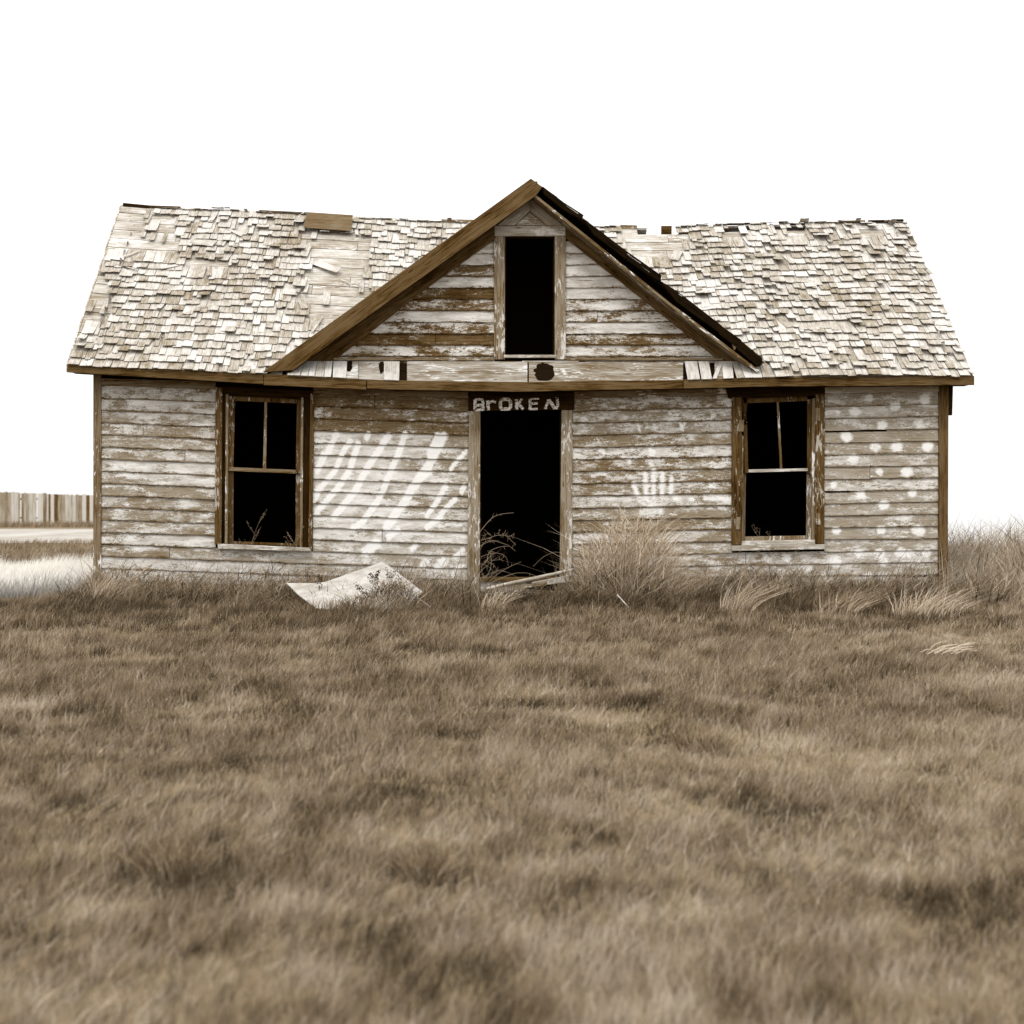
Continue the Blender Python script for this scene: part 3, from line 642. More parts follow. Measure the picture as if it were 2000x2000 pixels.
# ------------------------------------------------------------------ windows
def window(du, parts):
    w_ = empty('window', (0, 0, 0), parent=house)
    for name, mat, rects in parts:
        if name.endswith('_sash'):
            mb = MB()
            for r in rects: mb.prism(r, *Yp[name], math.pi/2)
            mb.build(name, mat, w_, .003); continue
        for r in rects:
            mb = MB(); hz = max(q[0] for q in r)-min(q[0] for q in r) > max(q[1] for q in r)-min(q[1] for q in r)
            mb.prism(r, *Yp[name], 0 if hz else math.pi/2); mb.build(name, mat, w_, .003)
    return w_
Yp = {'outer_casing': (-.05, .0), 'blind_stop': (-.015, .05), 'inner_stop': (-.03, .01), 'head_casing': (-.045, .05), 'upper_sash': (.02, .05), 'muntin': (.022, .045), 'lower_sash': (.055, .085), 'sill': (-.08, .06), 'meeting_rail': (.012, .05), 'shutter_hinge': (-.062, -.05), 'apron': (-.04, 0)}
w1 = window(0, [
 ('outer_casing', W_CASE, [[(421, 756), (434, 757), (432, 1064), (419, 1063)], [(606.5, 768), (614, 769), (609, 1076), (602, 1075)]]),
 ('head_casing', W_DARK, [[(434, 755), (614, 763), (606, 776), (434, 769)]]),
 ('blind_stop', W_DARK, [[(434, 768), (441, 768), (439, 1062), (432, 1062)], [(592, 774), (607, 776), (603, 1072), (590, 1070)], [(441, 768), (592, 775), (592, 780), (441, 772)]]),
 ('inner_stop', W_MID, [[(441, 768), (446, 768), (444, 1062), (439, 1062)], [(587.5, 776), (592.5, 776), (590.5, 1070), (585.5, 1070)]]),
 ('upper_sash', W_CASE, [[(446, 773), (459, 773), (455.5, 914), (445, 914)], [(580, 780), (588, 780), (587, 925), (577.5, 924)], [(459, 773), (580, 778), (580, 788), (459, 783)]]),
 ('muntin', W_MID, [[(516.5, 783), (521.5, 783), (519.5, 918), (513.5, 918)]]),
 ('meeting_rail', W_MID, [[(446, 912), (578, 918), (577.5, 925), (446, 920)]]),
 ('lower_sash', W_CASE, [[(444.5, 919), (456, 919), (455.5, 1062), (444, 1062)], [(578, 924), (587, 924), (585.5, 1068), (577, 1067)], [(455, 1057), (578, 1062), (578, 1067), (455, 1062)]]),
 ('sill', W_PALE, [[(425, 1062), (604, 1070), (607, 1077), (426, 1072)]])])
w2 = window(0, [
 ('outer_casing', W_CASE, [[(1430, 776), (1449, 776), (1449, 1064), (1429, 1064)], [(1593, 770), (1611, 770), (1610, 1062), (1592, 1062)]]),
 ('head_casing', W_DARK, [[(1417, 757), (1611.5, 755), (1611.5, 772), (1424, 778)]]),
 ('inner_stop', W_MID, [[(1449, 850), (1452, 850), (1451, 1064), (1449, 1064)], [(1586.5, 778), (1593, 778), (1592, 1062), (1585, 1062)]]),
 ('upper_sash', W_CASE, [[(1452, 810), (1459, 826), (1462, 924), (1454, 924)], [(1577, 780), (1587, 780), (1586.5, 925), (1577, 925)], [(1452, 774), (1577, 771), (1577, 783), (1452, 788)], [(1450, 774), (1459, 774), (1459, 830), (1450, 830)]]),
 ('muntin', W_MID, [[(1517, 783), (1521, 783), (1528.5, 918), (1524, 918)]]),
 ('meeting_rail', W_PALE, [[(1462, 917), (1578, 914.5), (1578, 920), (1462, 923)]]),
 ('lower_sash', W_MID, [[(1450, 924), (1457, 924), (1455, 1060), (1450, 1060)], [(1576, 921), (1587, 921), (1585, 1062), (1575, 1062)], [(1455, 1048), (1575, 1046), (1577, 1056), (1450, 1060)]]),
 ('sill', W_PALE, [[(1429, 1066), (1611, 1063), (1611, 1072.5), (1429, 1076)], [(1450, 1057), (1592, 1054), (1592, 1063.5), (1449, 1066)]])])
for r, a in [((1444, 820, 1454, 843), .1), ((1438, 1010, 1446, 1034), .05), ((1593, 797, 1602, 822), 0), ((1594, 1003, 1602, 1025), 0)]:
    mb = MB(); u0, v0, u1, v1 = r; mb.prism([(u0, v0), (u1, v0), (u1-a*20, v1), (u0-a*20, v1)], -.062, -.05, math.pi/2); mb.build('shutter_hinge', W_MID, w2, .002)
# ------------------------------------------------------------------ doorway
dr = empty('doorway', (0, 0, 0), parent=house)
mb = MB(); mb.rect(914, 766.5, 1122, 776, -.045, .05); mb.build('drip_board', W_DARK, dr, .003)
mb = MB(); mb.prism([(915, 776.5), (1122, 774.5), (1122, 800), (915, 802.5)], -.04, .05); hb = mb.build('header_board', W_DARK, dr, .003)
mb = MB(); mb.prism([(916, 803), (938, 803), (937, 1168), (912, 1168)], -.04, .0, math.pi/2); mb.build('side_casing', W_JAMB, dr, .004)
mb = MB(); mb.prism([(1097, 801), (1119, 801), (1117, 1150), (1093, 1150)], -.04, .0, math.pi/2); mb.build('side_casing', W_JAMB, dr, .004)
mb = MB(); mb.rect(937.5, 803, 940, 1150, .0, .12); mb.rect(1094, 803, 1096.5, 1150, .0, .12); mb.build('jamb_lining', W_DARK, dr)
mb = MB(); mb.rect(935, 1128, 1098, 1136, -.06, .14); mb.build('threshold', W_BROWN, dr, .004)
# hand painted word on the header
def D(x, y): return (900+x*.1294, 750+y*.1294)
LTR = [([(215, 235), (215, 395)], 5), ([(215, 232), (320, 232), (340, 290), (330, 318), (225, 318)], 4), ([(225, 318), (340, 340), (340, 385), (215, 392)], 4),
       ([(405, 250), (410, 320), (418, 395)], 5), ([(425, 290), (470, 258), (530, 275)], 3.6),
       ([(620, 232), (725, 232), (750, 270), (752, 340), (730, 375), (620, 380), (595, 345), (600, 270), (620, 232)], 5),
       ([(838, 232), (845, 320), (842, 385)], 5), ([(925, 228), (860, 310)], 4), ([(870, 300), (945, 380)], 4.4),
       ([(1045, 225), (1048, 320), (1040, 385)], 4.4), ([(1050, 228), (1180, 222)], 2.6), ([(1050, 300), (1160, 292)], 3.4), ([(1045, 380), (1160, 376)], 3.4),
       ([(1275, 375), (1325, 235)], 4), ([(1325, 240), (1375, 300), (1420, 375)], 5.2), ([(1430, 375), (1465, 330), (1455, 225)], 4.2), ([(1430, 202), (1475, 200)], 2)]
LM = [MB() for _ in range(6)]; WHO = [0, 0, 0, 1, 1, 2, 3, 3, 3, 4, 4, 4, 4, 5, 5, 5, 5]
for li, (l, wd) in enumerate(LTR):
    l = [D(*q) for q in l]; pts = []
    for a, b in zip(l[:-1], l[1:]):
        n = max(2, int(math.hypot(b[0]-a[0], b[1]-a[1])/1.6))
        pts += [(a[0]+(b[0]-a[0])*i/n, a[1]+(b[1]-a[1])*i/n) for i in range(n)]
    pts.append(l[-1]); L_, R_ = [], []
    for i, q in enumerate(pts):
        a, b = pts[max(0, i-1)], pts[min(len(pts)-1, i+1)]; dx, dy = b[0]-a[0], b[1]-a[1]; m = math.hypot(dx, dy)+1e-6
        w0 = wd*.62*(1+.35*mn.noise((i*.7, li, 0))); w1_ = wd*.62*(1+.35*mn.noise((i*.7, li, 9)))
        L_.append((q[0]-dy/m*w0, q[1]+dx/m*w0)); R_.append((q[0]+dy/m*w1_, q[1]-dx/m*w1_))
    yy = -.0412-.0002*(li % 9); n = len(pts); vs = [P(*q, yy) for q in L_]+[P(*q, yy) for q in R_]
    vs2 = [(p[0], -.0398, p[2]) for p in vs]
    fs = [(i, i+1, n+i+1, n+i) for i in range(n-1)]+[(i, 2*n+i, 2*n+i+1, i+1) for i in range(n-1)]+[(n+i, n+i+1, 3*n+i+1, 3*n+i) for i in range(n-1)]
    LM[WHO[li]].add(vs+vs2, fs)
for q in LM: q.build('painted_letter', LET, dr)
# ------------------------------------------------------------------ grass
def blades(name, x, y, h, lean, width, tone, seg=2, spread=.35, curve=.6, mat=None, zb=None, **tg):
    """grass blades as one mesh. lean = (lx, ly) arrays: horizontal travel of the tip per unit height"""
    n = len(x); z = gz(x, y) if zb is None else zb
    z = z-.01; lx, ly = lean; fa = rng.uniform(0, math.pi, n); wx, wy = np.cos(fa)*width/2, np.sin(fa)*width/2*.6
    m = 2*seg+1; V = np.zeros((n, m, 3), np.float32); H = np.zeros((n, m), np.float32)
    for s in range(seg+1):
        q = s/seg; k = q**(1+curve); cx, cy, cz = x+lx*h*k, y+ly*h*k, z+h*q*(1-.12*q*np.minimum(1, lx*lx+ly*ly))
        wq = 1-.55*q
        if s < seg:
            V[:, 2*s] = np.stack([cx-wx*wq, cy-wy*wq, cz], -1); V[:, 2*s+1] = np.stack([cx+wx*wq, cy+wy*wq, cz], -1); H[:, 2*s] = H[:, 2*s+1] = q
        else: V[:, 2*s] = np.stack([cx, cy, cz], -1); H[:, 2*s] = q
    nq = seg-1; base = np.arange(n)[:, None]*m
    quads = np.concatenate([base+np.array([[2*s, 2*s+1, 2*s+3, 2*s+2]]) for s in range(nq)], 1).reshape(-1) if nq else np.zeros(0, int)
    tris = (base+np.array([[2*seg-2, 2*seg-1, 2*seg]])).reshape(-1)
    me = bpy.data.meshes.new(name); me.vertices.add(n*m); me.vertices.foreach_set('co', V.reshape(-1))
    li = np.concatenate([quads, tris]).astype(np.int32); me.loops.add(len(li)); me.loops.foreach_set('vertex_index', li)
    nf = n*nq+n; ls = np.concatenate([np.arange(n*nq)*4, n*nq*4+np.arange(n)*3]).astype(np.int32)
    me.polygons.add(nf); me.polygons.foreach_set('loop_start', ls)
    me.polygons.foreach_set('use_smooth', np.ones(nf, bool)); me.update(calc_edges=True)
    a = me.attributes.new('tone', 'FLOAT', 'POINT'); a.data.foreach_set('value', np.repeat(np.clip(tone, 0, 1).astype(np.float32), m))
    a = me.attributes.new('hh', 'FLOAT', 'POINT'); a.data.foreach_set('value', H.reshape(-1))
    me.materials.append(mat or GRASS); o = bpy.data.objects.new(name, me); col.objects.link(o)
    return tag(o, tg.get('label'), tg.get('cat'), tg.get('group'), tg.get('kind'))
def vnoise(x, y, s, seed):
    """smooth value noise on arrays"""
    r = np.random.default_rng(seed); T = r.random((64, 64)); a, b = x*s+100.3, y*s+57.1
    i, j = np.floor(a).astype(int), np.floor(b).astype(int); fx, fy = a-i, b-j; fx = fx*fx*(3-2*fx); fy = fy*fy*(3-2*fy)
    g_ = lambda p, q: T[p % 64, q % 64]
    return (g_(i, j)*(1-fx)+g_(i+1, j)*fx)*(1-fy)+(g_(i, j+1)*(1-fx)+g_(i+1, j+1)*fx)*fy
def gpix(u, v):
    """where the ray of (u, v) meets the ground"""
    dx = sth*F+cth*(u-1000); dy = cth*F-sth*(u-1000); lo, hi = 2., 400.
    for _ in range(50):
        m = (lo+hi)/2; x, y, z = CAM[0]+dx*m/dy, CAM[1]+m, CAM[2]+(1000-v)*m/dy
        if z > float(gz(x, y)): lo = m
        else: hi = m
    return (x, y)
INH = lambda x, y: (x > XW0-.02) & (x < XW1+.02) & (y > -.03) & (y < DEP)
# dark hollows and bright tufts read off the photograph, as places on the ground
DARKS = [(345, 1705, .34, .5), (835, 1705, .22, .35), (905, 1925, .2, .3), (545, 1395, .3, .25), (555, 1330, .2, .25), (1370, 1462, .2, .35), (1530, 1590, .3, .35), (1450, 1555, .15, .3), (1365, 1565, .14, .25), (1040, 1382, .25, .25), (1245, 1383, .3, .2), (790, 1270, .15, .3), (1790, 1280, .22, .35), (1820, 1515, .15, .3), (1780, 1755, .12, .3), (740, 1860, .2, .25), (1615, 1975, .15, .3), (1165, 1640, .15, .3), (800, 1540, .25, .3), (125, 1400, .25, .25), (1690, 1590, .12, .25), (300, 1215, .3, .3), (1280, 1285, .2, .3), (1890, 1780, .3, .25), (440, 1865, .2, .2), (35, 1845, .15, .3), (1100, 1740, .2, .2), (1430, 1400, .15, .3), (460, 1500, .3, .25), (150, 1590, .25, .15)]
LITES = [(20, 1390, .5, .5), (150, 1600, .3, .25), (180, 1780, .3, .3), (430, 1385, .5, .2), (1200, 1400, .45, .28), (1060, 1400, .35, .25), (1700, 1480, .4, .4), (1520, 1450, .4, .3), (1850, 1530, .35, .35), (1840, 1420, .4, .3), (1480, 1680, .3, .35), (1300, 1790, .35, .3), (1080, 1700, .3, .25), (430, 1900, .3, .2), (240, 1960, .3, .2), (820, 1650, .3, .2), (1720, 1700, .25, .3), (1900, 1330, .7, .25), (230, 1290, .6, .2), (1180, 1960, .3, .15), (1540, 1510, .25, .3), (880, 1460, .3, .15), (1800, 1250, .9, .2), (60, 1240, .7, .15)]
DG = [(*gpix(a, b), r, s) for a, b, r, s in DARKS]; LG = [(*gpix(a, b), r, s) for a, b, r, s in LITES]
def tonef(x, y):
    t = .365+.22*(vnoise(x, y, .9, 1)-.5)+.40*(vnoise(x, y, 3.3, 2)-.5)+.62*(vnoise(x*.7, y, 8.5, 3)-.5)
    t += .08*np.clip((x-2)/5, 0, 1)-.07*np.exp(-((y+6)/3.5)**2)-.30*np.exp(-((y+1.9)/1.6)**2)*(x > -6)*(x < 5.4)  # final term paints the shaded band before the house into grass tone
    t += .3*np.exp(-((y-1.2)/1.3)**2)*(x < XW0)
    t += .14*np.clip((-y-8)/6, 0, 1)
    for a, b, r, s in DG: t -= s*2.4*np.exp(-(((x-a)/(r*.7))**2+((y-b)/(r*.8))**2))
    for a, b, r, s in LG: t += s*1.35*np.exp(-(((x-a)/(r*.75))**2+((y-b)/(r*.6))**2)**1.3)
    return t
def field(n, x0, x1, y0, y1, hmu, wmu, name=None, wedge=True, lo=.6, dens=None):
    y = rng.uniform(y0, y1, n) if dens is None else y0+(y1-y0)*rng.random(n)**dens
    if wedge:
        d = y-CAM[1]; hw = d*.40+1.4; x = rng.uniform(-1, 1, n)*hw+d*.03
    else: x = rng.uniform(x0, x1, n)
    # tufts: blades gathered round random tuft centres, each tuft with its own tone and lean
    nt_ = max(1, n//16); ty = y[:nt_]; tx = x[:nt_]; id_ = rng.integers(0, nt_, n); sg = np.abs(rng.normal(0, .032, nt_))+.012
    loose = rng.random(n) < .35; gx, gy = tx[id_]+rng.normal(0, 1, n)*sg[id_], ty[id_]+rng.normal(0, 1, n)*sg[id_]
    x, y = np.where(loose, x, gx), np.where(loose, y, gy); hsh = np.where(loose, .4, rng.random(nt_)[id_]); hs2 = np.where(loose, .5, rng.random(nt_)[id_])
    keep = ~INH(x, y); keep &= ~((x < XW0) & (y > -.3) & (y < 4.6)); keep &= rng.random(len(x)) < (.42+.75*vnoise(x, y, 3.7, 8))
    x, y, hsh, hs2 = x[keep], y[keep], hsh[keep], hs2[keep]; n = len(x)
    t = tonef(x, y)+.70*(hsh-.5)+rng.normal(0, .17, n)
    h = hmu*(.55+.75*vnoise(x, y, 1.7, 5)+.25*hsh)*rng.uniform(lo, 1.25, n)
    for a, b, r, s_ in LG: h = h*(1-.4*np.exp(-(((x-a)/(r*.75))**2+((y-b)/(r*.6))**2)**1.5))
    h = np.where((x > -.1) & (x < 1.1) & (y > -1.1), h*.45, h)
    li = vnoise(x, y, .6, 6); dx = .30+.35*(li-.4)+rng.normal(0, .38, n)+.5*(hs2-.5); dy = rng.normal(0, .42, n)+.4*(vnoise(x, y, 1.1, 12)-.5)
    return x, y, h, dx, dy, wmu*rng.uniform(.7, 1.3, n), t
A = [field(190000, 0, 0, -14.6, -9.5, .085, .0034), field(210000, 0, 0, -9.5, -4, .095, .0048), field(170000, 0, 0, -4, 1.5, .10, .0062), field(60000, 0, 0, 1.5, 14, .17, .011)]
for cnt, tn, hh_ in ((6500, .80, .10), (8000, -.1, .09)):   # separate bold stems, pale and dark, standing over the sward
    y = -14.6+14.2*rng.random(cnt)**1.3; x = rng.uniform(-1, 1, cnt)*((y-CAM[1])*.4+1.4); cl = vnoise(x, y, 2.3, 41) > .5; x, y = x[cl], y[cl]; m_ = len(x)
    A.append([x, y, hh_*rng.uniform(.6, 1.5, m_), rng.normal(.25, .5, m_), rng.normal(0, .45, m_), np.full(m_, .0048), tn+.3*(tonef(x, y)-.4)+rng.normal(0, .08, m_)])
n = 16000; y = rng.uniform(-14.6, 0, n); x = rng.uniform(-1, 1, n)*((y-CAM[1])*.4+1.4)   # flattened pale straws
a_ = rng.uniform(-.8, 1.3, n); L_ = rng.uniform(.05, .16, n); keep = vnoise(x, y, 1.8, 31) > .52
A.append([q[keep] for q in (x, y, rng.uniform(.02, .05, n)+.03, np.cos(a_)*L_/.045, np.sin(a_)*L_/.045, np.full(n, .0042)*(1+(y+14.6)/18), .72+tonef(x, y)*.35+rng.normal(0, .15, n))])
x, y, h, dx, dy, wd, t = [np.concatenate(q) for q in zip(*A)]
blades('prairie_grass', x, y, h, (dx, dy), wd, t, kind='stuff', label='dry windblown prairie grass filling the whole foreground', cat='grass')
# grass field beyond, darker and short, up to and behind the track
x = rng.uniform(-34, 34, 60000); y = rng.uniform(8, 26, 60000); k = ~((y > 25.5)); x, y = x[k], y[k]; n = len(x)
blades('far_grass', x, y, rng.uniform(.08, .2, n), (rng.normal(.4, .3, n), rng.normal(0, .3, n)), np.full(n, .016), .30+.25*(vnoise(x, y, .3, 4)-.5)+rng.normal(0, .1, n), kind='stuff', label='short darker grass between the house and the pale track', cat='grass')
x = rng.uniform(-60, 10, 16000); y = rng.uniform(58, 68, 16000); n = len(x)
blades('fence_grass', x, y, rng.uniform(.15, .4, n), (rng.normal(.3, .3, n), rng.normal(0, .3, n)), np.full(n, .035), .32+rng.normal(0, .12, n), kind='stuff', label='low grass along the foot of the distant board fence', cat='grass')
# bright tall grass left of the house and tall weeds right of it
def sprig(n, x0, x1, y0, y1): return rng.uniform(x0, x1, n), rng.uniform(y0, y1, n)
x, y = sprig(42000, -9, XW0-.05, -.6, 4.5); n = len(x); h = rng.uniform(.15, .40, n)*(.6+.7*vnoise(x, y, 1.5, 9))
blades('bleached_grass', x, y, h, (rng.normal(.3, .35, n), rng.normal(0, .3, n)), np.full(n, .008), .95+.2*(vnoise(x, y, 1.2, 10)-.5)+rng.normal(0, .1, n)-.9*np.exp(-((y+.6)/.35)**2), seg=3, mat=BLEACH, kind='stuff', label='pale bleached tall grass left of the house corner', cat='grass')
x, y = sprig(12500, XW1+.03, 12, -1.6, 4.5); n = len(x); h = rng.uniform(.2, .80, n)*(.6+.6*vnoise(x, y, 1.4, 9))*np.clip(.40+(y+1.6)/2.6, 0, 1)*np.clip(.8+(x-5.9)*.5, 0, 1.05)
blades('tall_weeds', x, y, h, (rng.normal(.25, .6, n), rng.normal(0, .5, n)), .0105*rng.uniform(.4, 1.6, n), .72+.4*(vnoise(x, y, 2, 10)-.5)+rng.normal(0, .34, n), seg=3, kind='stuff', label='tall tangled dry weeds beyond the right corner of the house', cat='weeds')
# long stems against the front wall
n = 5000; x = rng.uniform(XW0-.1, XW1+.3, n); y = -rng.gamma(2, .16, n)-.06; h = .12+rng.gamma(1.6, .12, n)*(.3+1.1*vnoise(x, y, 1.1, 21)); h = np.minimum(h, .75)
k = (x > -.05) & (x < .98) & ((y > -.45) | (h > .12)); x, y, h = x[~k], y[~k], h[~k]; n = len(x)
blades('wall_grass', x, y, h, (rng.normal(.5, .55, n), rng.normal(-.25, .3, n)), .0085*rng.uniform(.5, 1.4, n), .58+rng.normal(0, .36, n), seg=3, kind='stuff', label='long thin grass stems leaning along the foot of the front wall', cat='grass')
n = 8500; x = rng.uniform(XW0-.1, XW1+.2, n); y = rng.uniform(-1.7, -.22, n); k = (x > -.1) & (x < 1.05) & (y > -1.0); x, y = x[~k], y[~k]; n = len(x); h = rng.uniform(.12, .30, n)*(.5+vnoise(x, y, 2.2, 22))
blades('shaded_grass', x, y, h, (rng.normal(.5, .7, n), rng.normal(-.2, .5, n)), .0095*rng.uniform(.6, 1.4, n), .06+rng.normal(0, .16, n)+.3*(vnoise(x, y, 2.4, 23) > .62), seg=3, kind='stuff', label='dark matted grass band in front of the house wall', cat='grass')  # dark tone paints in the shade along the wall foot
# fan shaped clumps and tussocks as things
def clump(name, u, v, n, rad, hmin, hmax, lean, fan, tone, label, cat, width=.0085, group=None, seg=4, curve=.7, ry=.6):
    cx, cy = gpix(u, v); a = rng.uniform(0, 6.283, n); r = rad*np.sqrt(rng.random(n)); ox, oy = r*np.cos(a), r*np.sin(a)*ry
    x, y = cx+ox, np.minimum(cy+oy, -.07) if cy < 0 else cy+oy
    h = rng.uniform(hmin, hmax, n)*(1-.35*(r/rad)**2); lx = lean*rng.uniform(.3, 1.4, n)+fan*ox/rad+rng.normal(0, .42, n); ly = -.05+fan*.3*oy/rad+rng.normal(0, .34, n)
    ly = np.minimum(ly, np.maximum(0, (-.06-y)/h))if cy < 0 and cy > -.7 else ly
    z = gz(x, y); o = blades(name, x-cx, y-cy, h, (lx, ly), np.full(n, width)*rng.uniform(.7, 1.3, n), tone+rng.normal(0, .28, n), seg=seg, curve=curve, mat=WEED, zb=z-float(gz(cx, cy)), label=label, cat=cat, group=group)
    o.location = (cx, cy, float(gz(cx, cy))); return o
clump('tall_grass_clump', 1215, 1175, 480, .44, .3, 1.25, .26, .45, .56, 'large fan of tall dry grass growing right of the doorway', 'grass clump', width=.009, curve=.9)
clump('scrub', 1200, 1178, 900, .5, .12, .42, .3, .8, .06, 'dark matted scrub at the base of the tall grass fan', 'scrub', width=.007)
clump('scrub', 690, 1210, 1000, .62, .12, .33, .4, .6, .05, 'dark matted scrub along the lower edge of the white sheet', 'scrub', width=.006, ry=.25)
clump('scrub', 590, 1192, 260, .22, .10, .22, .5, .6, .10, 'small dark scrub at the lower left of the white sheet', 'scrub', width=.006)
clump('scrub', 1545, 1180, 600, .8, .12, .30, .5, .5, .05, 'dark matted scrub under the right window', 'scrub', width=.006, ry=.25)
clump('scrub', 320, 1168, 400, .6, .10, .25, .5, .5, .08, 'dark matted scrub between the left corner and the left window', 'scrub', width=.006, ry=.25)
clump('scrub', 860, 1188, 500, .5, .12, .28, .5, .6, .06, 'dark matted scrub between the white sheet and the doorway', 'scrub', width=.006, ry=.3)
for i_, (u_, v_, n_, h_, lab_) in enumerate([(390, 1165, 40, .75, 'sparse wiry stalks before the siding left of the left window'), (640, 1168, 60, .7, 'wiry stalks rising behind the left end of the white sheet'), (850, 1172, 90, .85, 'wiry pale stalks before the siding left of the doorway'),
        (1350, 1172, 110, .75, 'wiry stalks before the siding between the tall fan and the right window'), (1530, 1172, 90, .65, 'wiry stalks under the right window sill'), (1720, 1172, 90, .7, 'wiry stalks before the dotted siding near the right corner')]):
    clump('wiry_stalks', u_, v_, n_, .55, .2, h_, .35, .5, .62, lab_, 'stalks', width=.006, seg=5, curve=1.0, ry=.25)
clump('wiry_bush', 1215, 1172, 110, .38, .5, 1.15, .45, .6, .8, 'pale wiry broken stalks standing out of the tall grass fan', 'stalks', width=.008, seg=5, curve=1.1)
clump('tall_grass_clump', 1290, 1178, 420, .35, .25, .6, .35, .5, .5, 'medium clump of dry stems at the right foot of the tall grass fan', 'grass clump')
clump('tussock', 1440, 1195, 168, .2, .22, .5, 1.1, .35, .72, 'pale tussock swept to the right below the right window', 'tussock', curve=.9)
clump('tussock', 1810, 1205, 294, .38, .22, .48, .85, .5, .80, 'bleached tussock swept over at the right house corner', 'tussock', curve=.9)
clump('tussock', 1640, 1200, 161, .28, .18, .4, 1.0, .4, .55, 'mid brown tussock under the dotted siding right of the right window', 'tussock', curve=.9)
clump('tussock', 960, 1192, 150, .16, .15, .38, .75, .4, .70, 'small pale tussock in front of the fallen pole', 'tussock', curve=.9)
clump('tussock', 470, 1160, 260, .5, .2, .5, .8, .2, .62, 'loose pale tussock leaning under the left window', 'tussock', curve=.6)
clump('tussock', 200, 1175, 200, .25, .2, .45, .6, .5, .72, 'pale tussock at the foot of the left corner board', 'tussock', curve=.8)
clump('tussock', 345, 1715, 260, .12, .12, .24, .1, .9, .12, 'dark brown tussock standing alone in the left foreground', 'tussock', width=.004, curve=.8, ry=1)
clump('tussock', 835, 1718, 200, .10, .10, .18, .1, .8, .14, 'small dark tussock in the middle foreground', 'tussock', width=.004, curve=.8, ry=1)
clump('tussock', 1372, 1470, 200, .16, .12, .22, .1, .8, .16, 'dark tussock right of centre in the mid ground grass', 'tussock', width=.005, curve=.8, ry=1)
def twigs(name, n, cx, cy, rx, ry, H, ln, tone, label=None, cat=None, kind=None, parent=None, wd=.005, dome=True):
    a = rng.uniform(0, 6.283, n); r = np.sqrt(rng.random(n)); x = cx+rx*r*np.cos(a) if dome else rng.uniform(cx-rx, cx+rx, n); y = cy+ry*r*np.sin(a) if dome else cy+ry*(2*rng.random(n)-1)
    y = np.minimum(y, -.07); top = H*np.sqrt(np.maximum(.05, 1-((x-cx)/rx)**2*.8)) if dome else H*(.3+1.1*vnoise(x, y, 1.6, 51))
    z0 = gz(x, y)+top*rng.random(n)**1.3*.85; h = ln*rng.uniform(.5, 1.4, n); o = blades(name, x, y, h, (rng.normal(.25, .9, n)+(x-cx)/rx*.5*dome, rng.normal(-.1, .6, n)), wd*rng.uniform(.5, 1.4, n), tone+rng.normal(0, .36, n), seg=3, curve=.4, mat=WEED, zb=z0, label=label, cat=cat, kind=kind)
    if parent: o.parent = parent; o.location = -parent.location
    return o
fan = [o for o in col.objects if o.name == 'tall_grass_clump'][0]
cx_, cy_ = fan.location.x, fan.location.y
twigs('twigs', 1900, cx_+.10, cy_, .58, .3, 1.08, .24, .82, parent=fan, wd=.0075)
twigs('twigs', 900, cx_+.05, cy_+.05, .6, .3, .40, .16, -.1, parent=fan, wd=.011)
twigs('tangled_weeds', 4200, (XW0+XW1)/2-2.95, -.45, 2.25, .4, .34, .15, .26, wd=.0085, label='tangled dry weeds along the wall foot left of the doorway', cat='weeds', kind='stuff', dome=False)
twigs('tangled_weeds', 4400, (XW0+XW1)/2+2.75, -.45, 2.3, .4, .36, .15, .28, wd=.0085, label='tangled dry weeds along the wall foot right of the doorway', cat='weeds', kind='stuff', dome=False)
sx_, sy_ = gpix(765, 1195)
twigs('dark_bush', 900, sx_, sy_, .30, .2, .34, .13, .04, label='dark twiggy bush overlapping the right end of the white sheet', cat='bush', wd=.007)
sx_, sy_ = gpix(700, 1208)
twigs('dark_bush', 500, sx_, sy_, .22, .15, .24, .11, .03, label='low dark twiggy bush below the middle of the white sheet', cat='bush', wd=.007)
# ------------------------------------------------------------------ stalks, brambles
def px_tube(mb, pts, Y, r0, r1, n=5, tone=.6, dY=0.0):
    m = []; P3 = [Vector(P(u, v, Y+dY*i/max(1, len(pts)-1))) for i, (u, v) in enumerate(pts)]
    for i in range(len(P3)-1):
        a, b = P3[max(i-1, 0)], P3[i]; c_, d = P3[i+1], P3[min(i+2, len(P3)-1)]
        for k in range(5):
            t = k/5; m.append(.5*((2*b)+(-a+c_)*t+(2*a-5*b+4*c_-d)*t*t+(-a+3*b-3*c_+d)*t**3))
    m.append(P3[-1]); N = len(m)
    mb.tube(m, [r0+(r1-r0)*i/(N-1) for i in range(N)], n, tone=tone, hh=0.0); return m
def thorns(mb, path, dens, ln, tone=.5):
    for i in range(1, len(path)-1):
        if random.random() < dens:
            d = (path[i+1]-path[i-1]).normalized(); s = random.choice((-1, 1)); nrm = Vector((-d.z, 0, d.x))*s
            e = path[i]+(nrm*random.uniform(.6, 1)+d*random.uniform(-.2, .7)+Vector((0, random.uniform(-.4, .4), 0)))*ln*random.uniform(.5, 1.3); mb.tube([path[i], e], [.002, .0007], 4, tone=tone, hh=0.0)
def E(x, y): return (900+x*.13458, 980+y*.13458)
mb = MB()
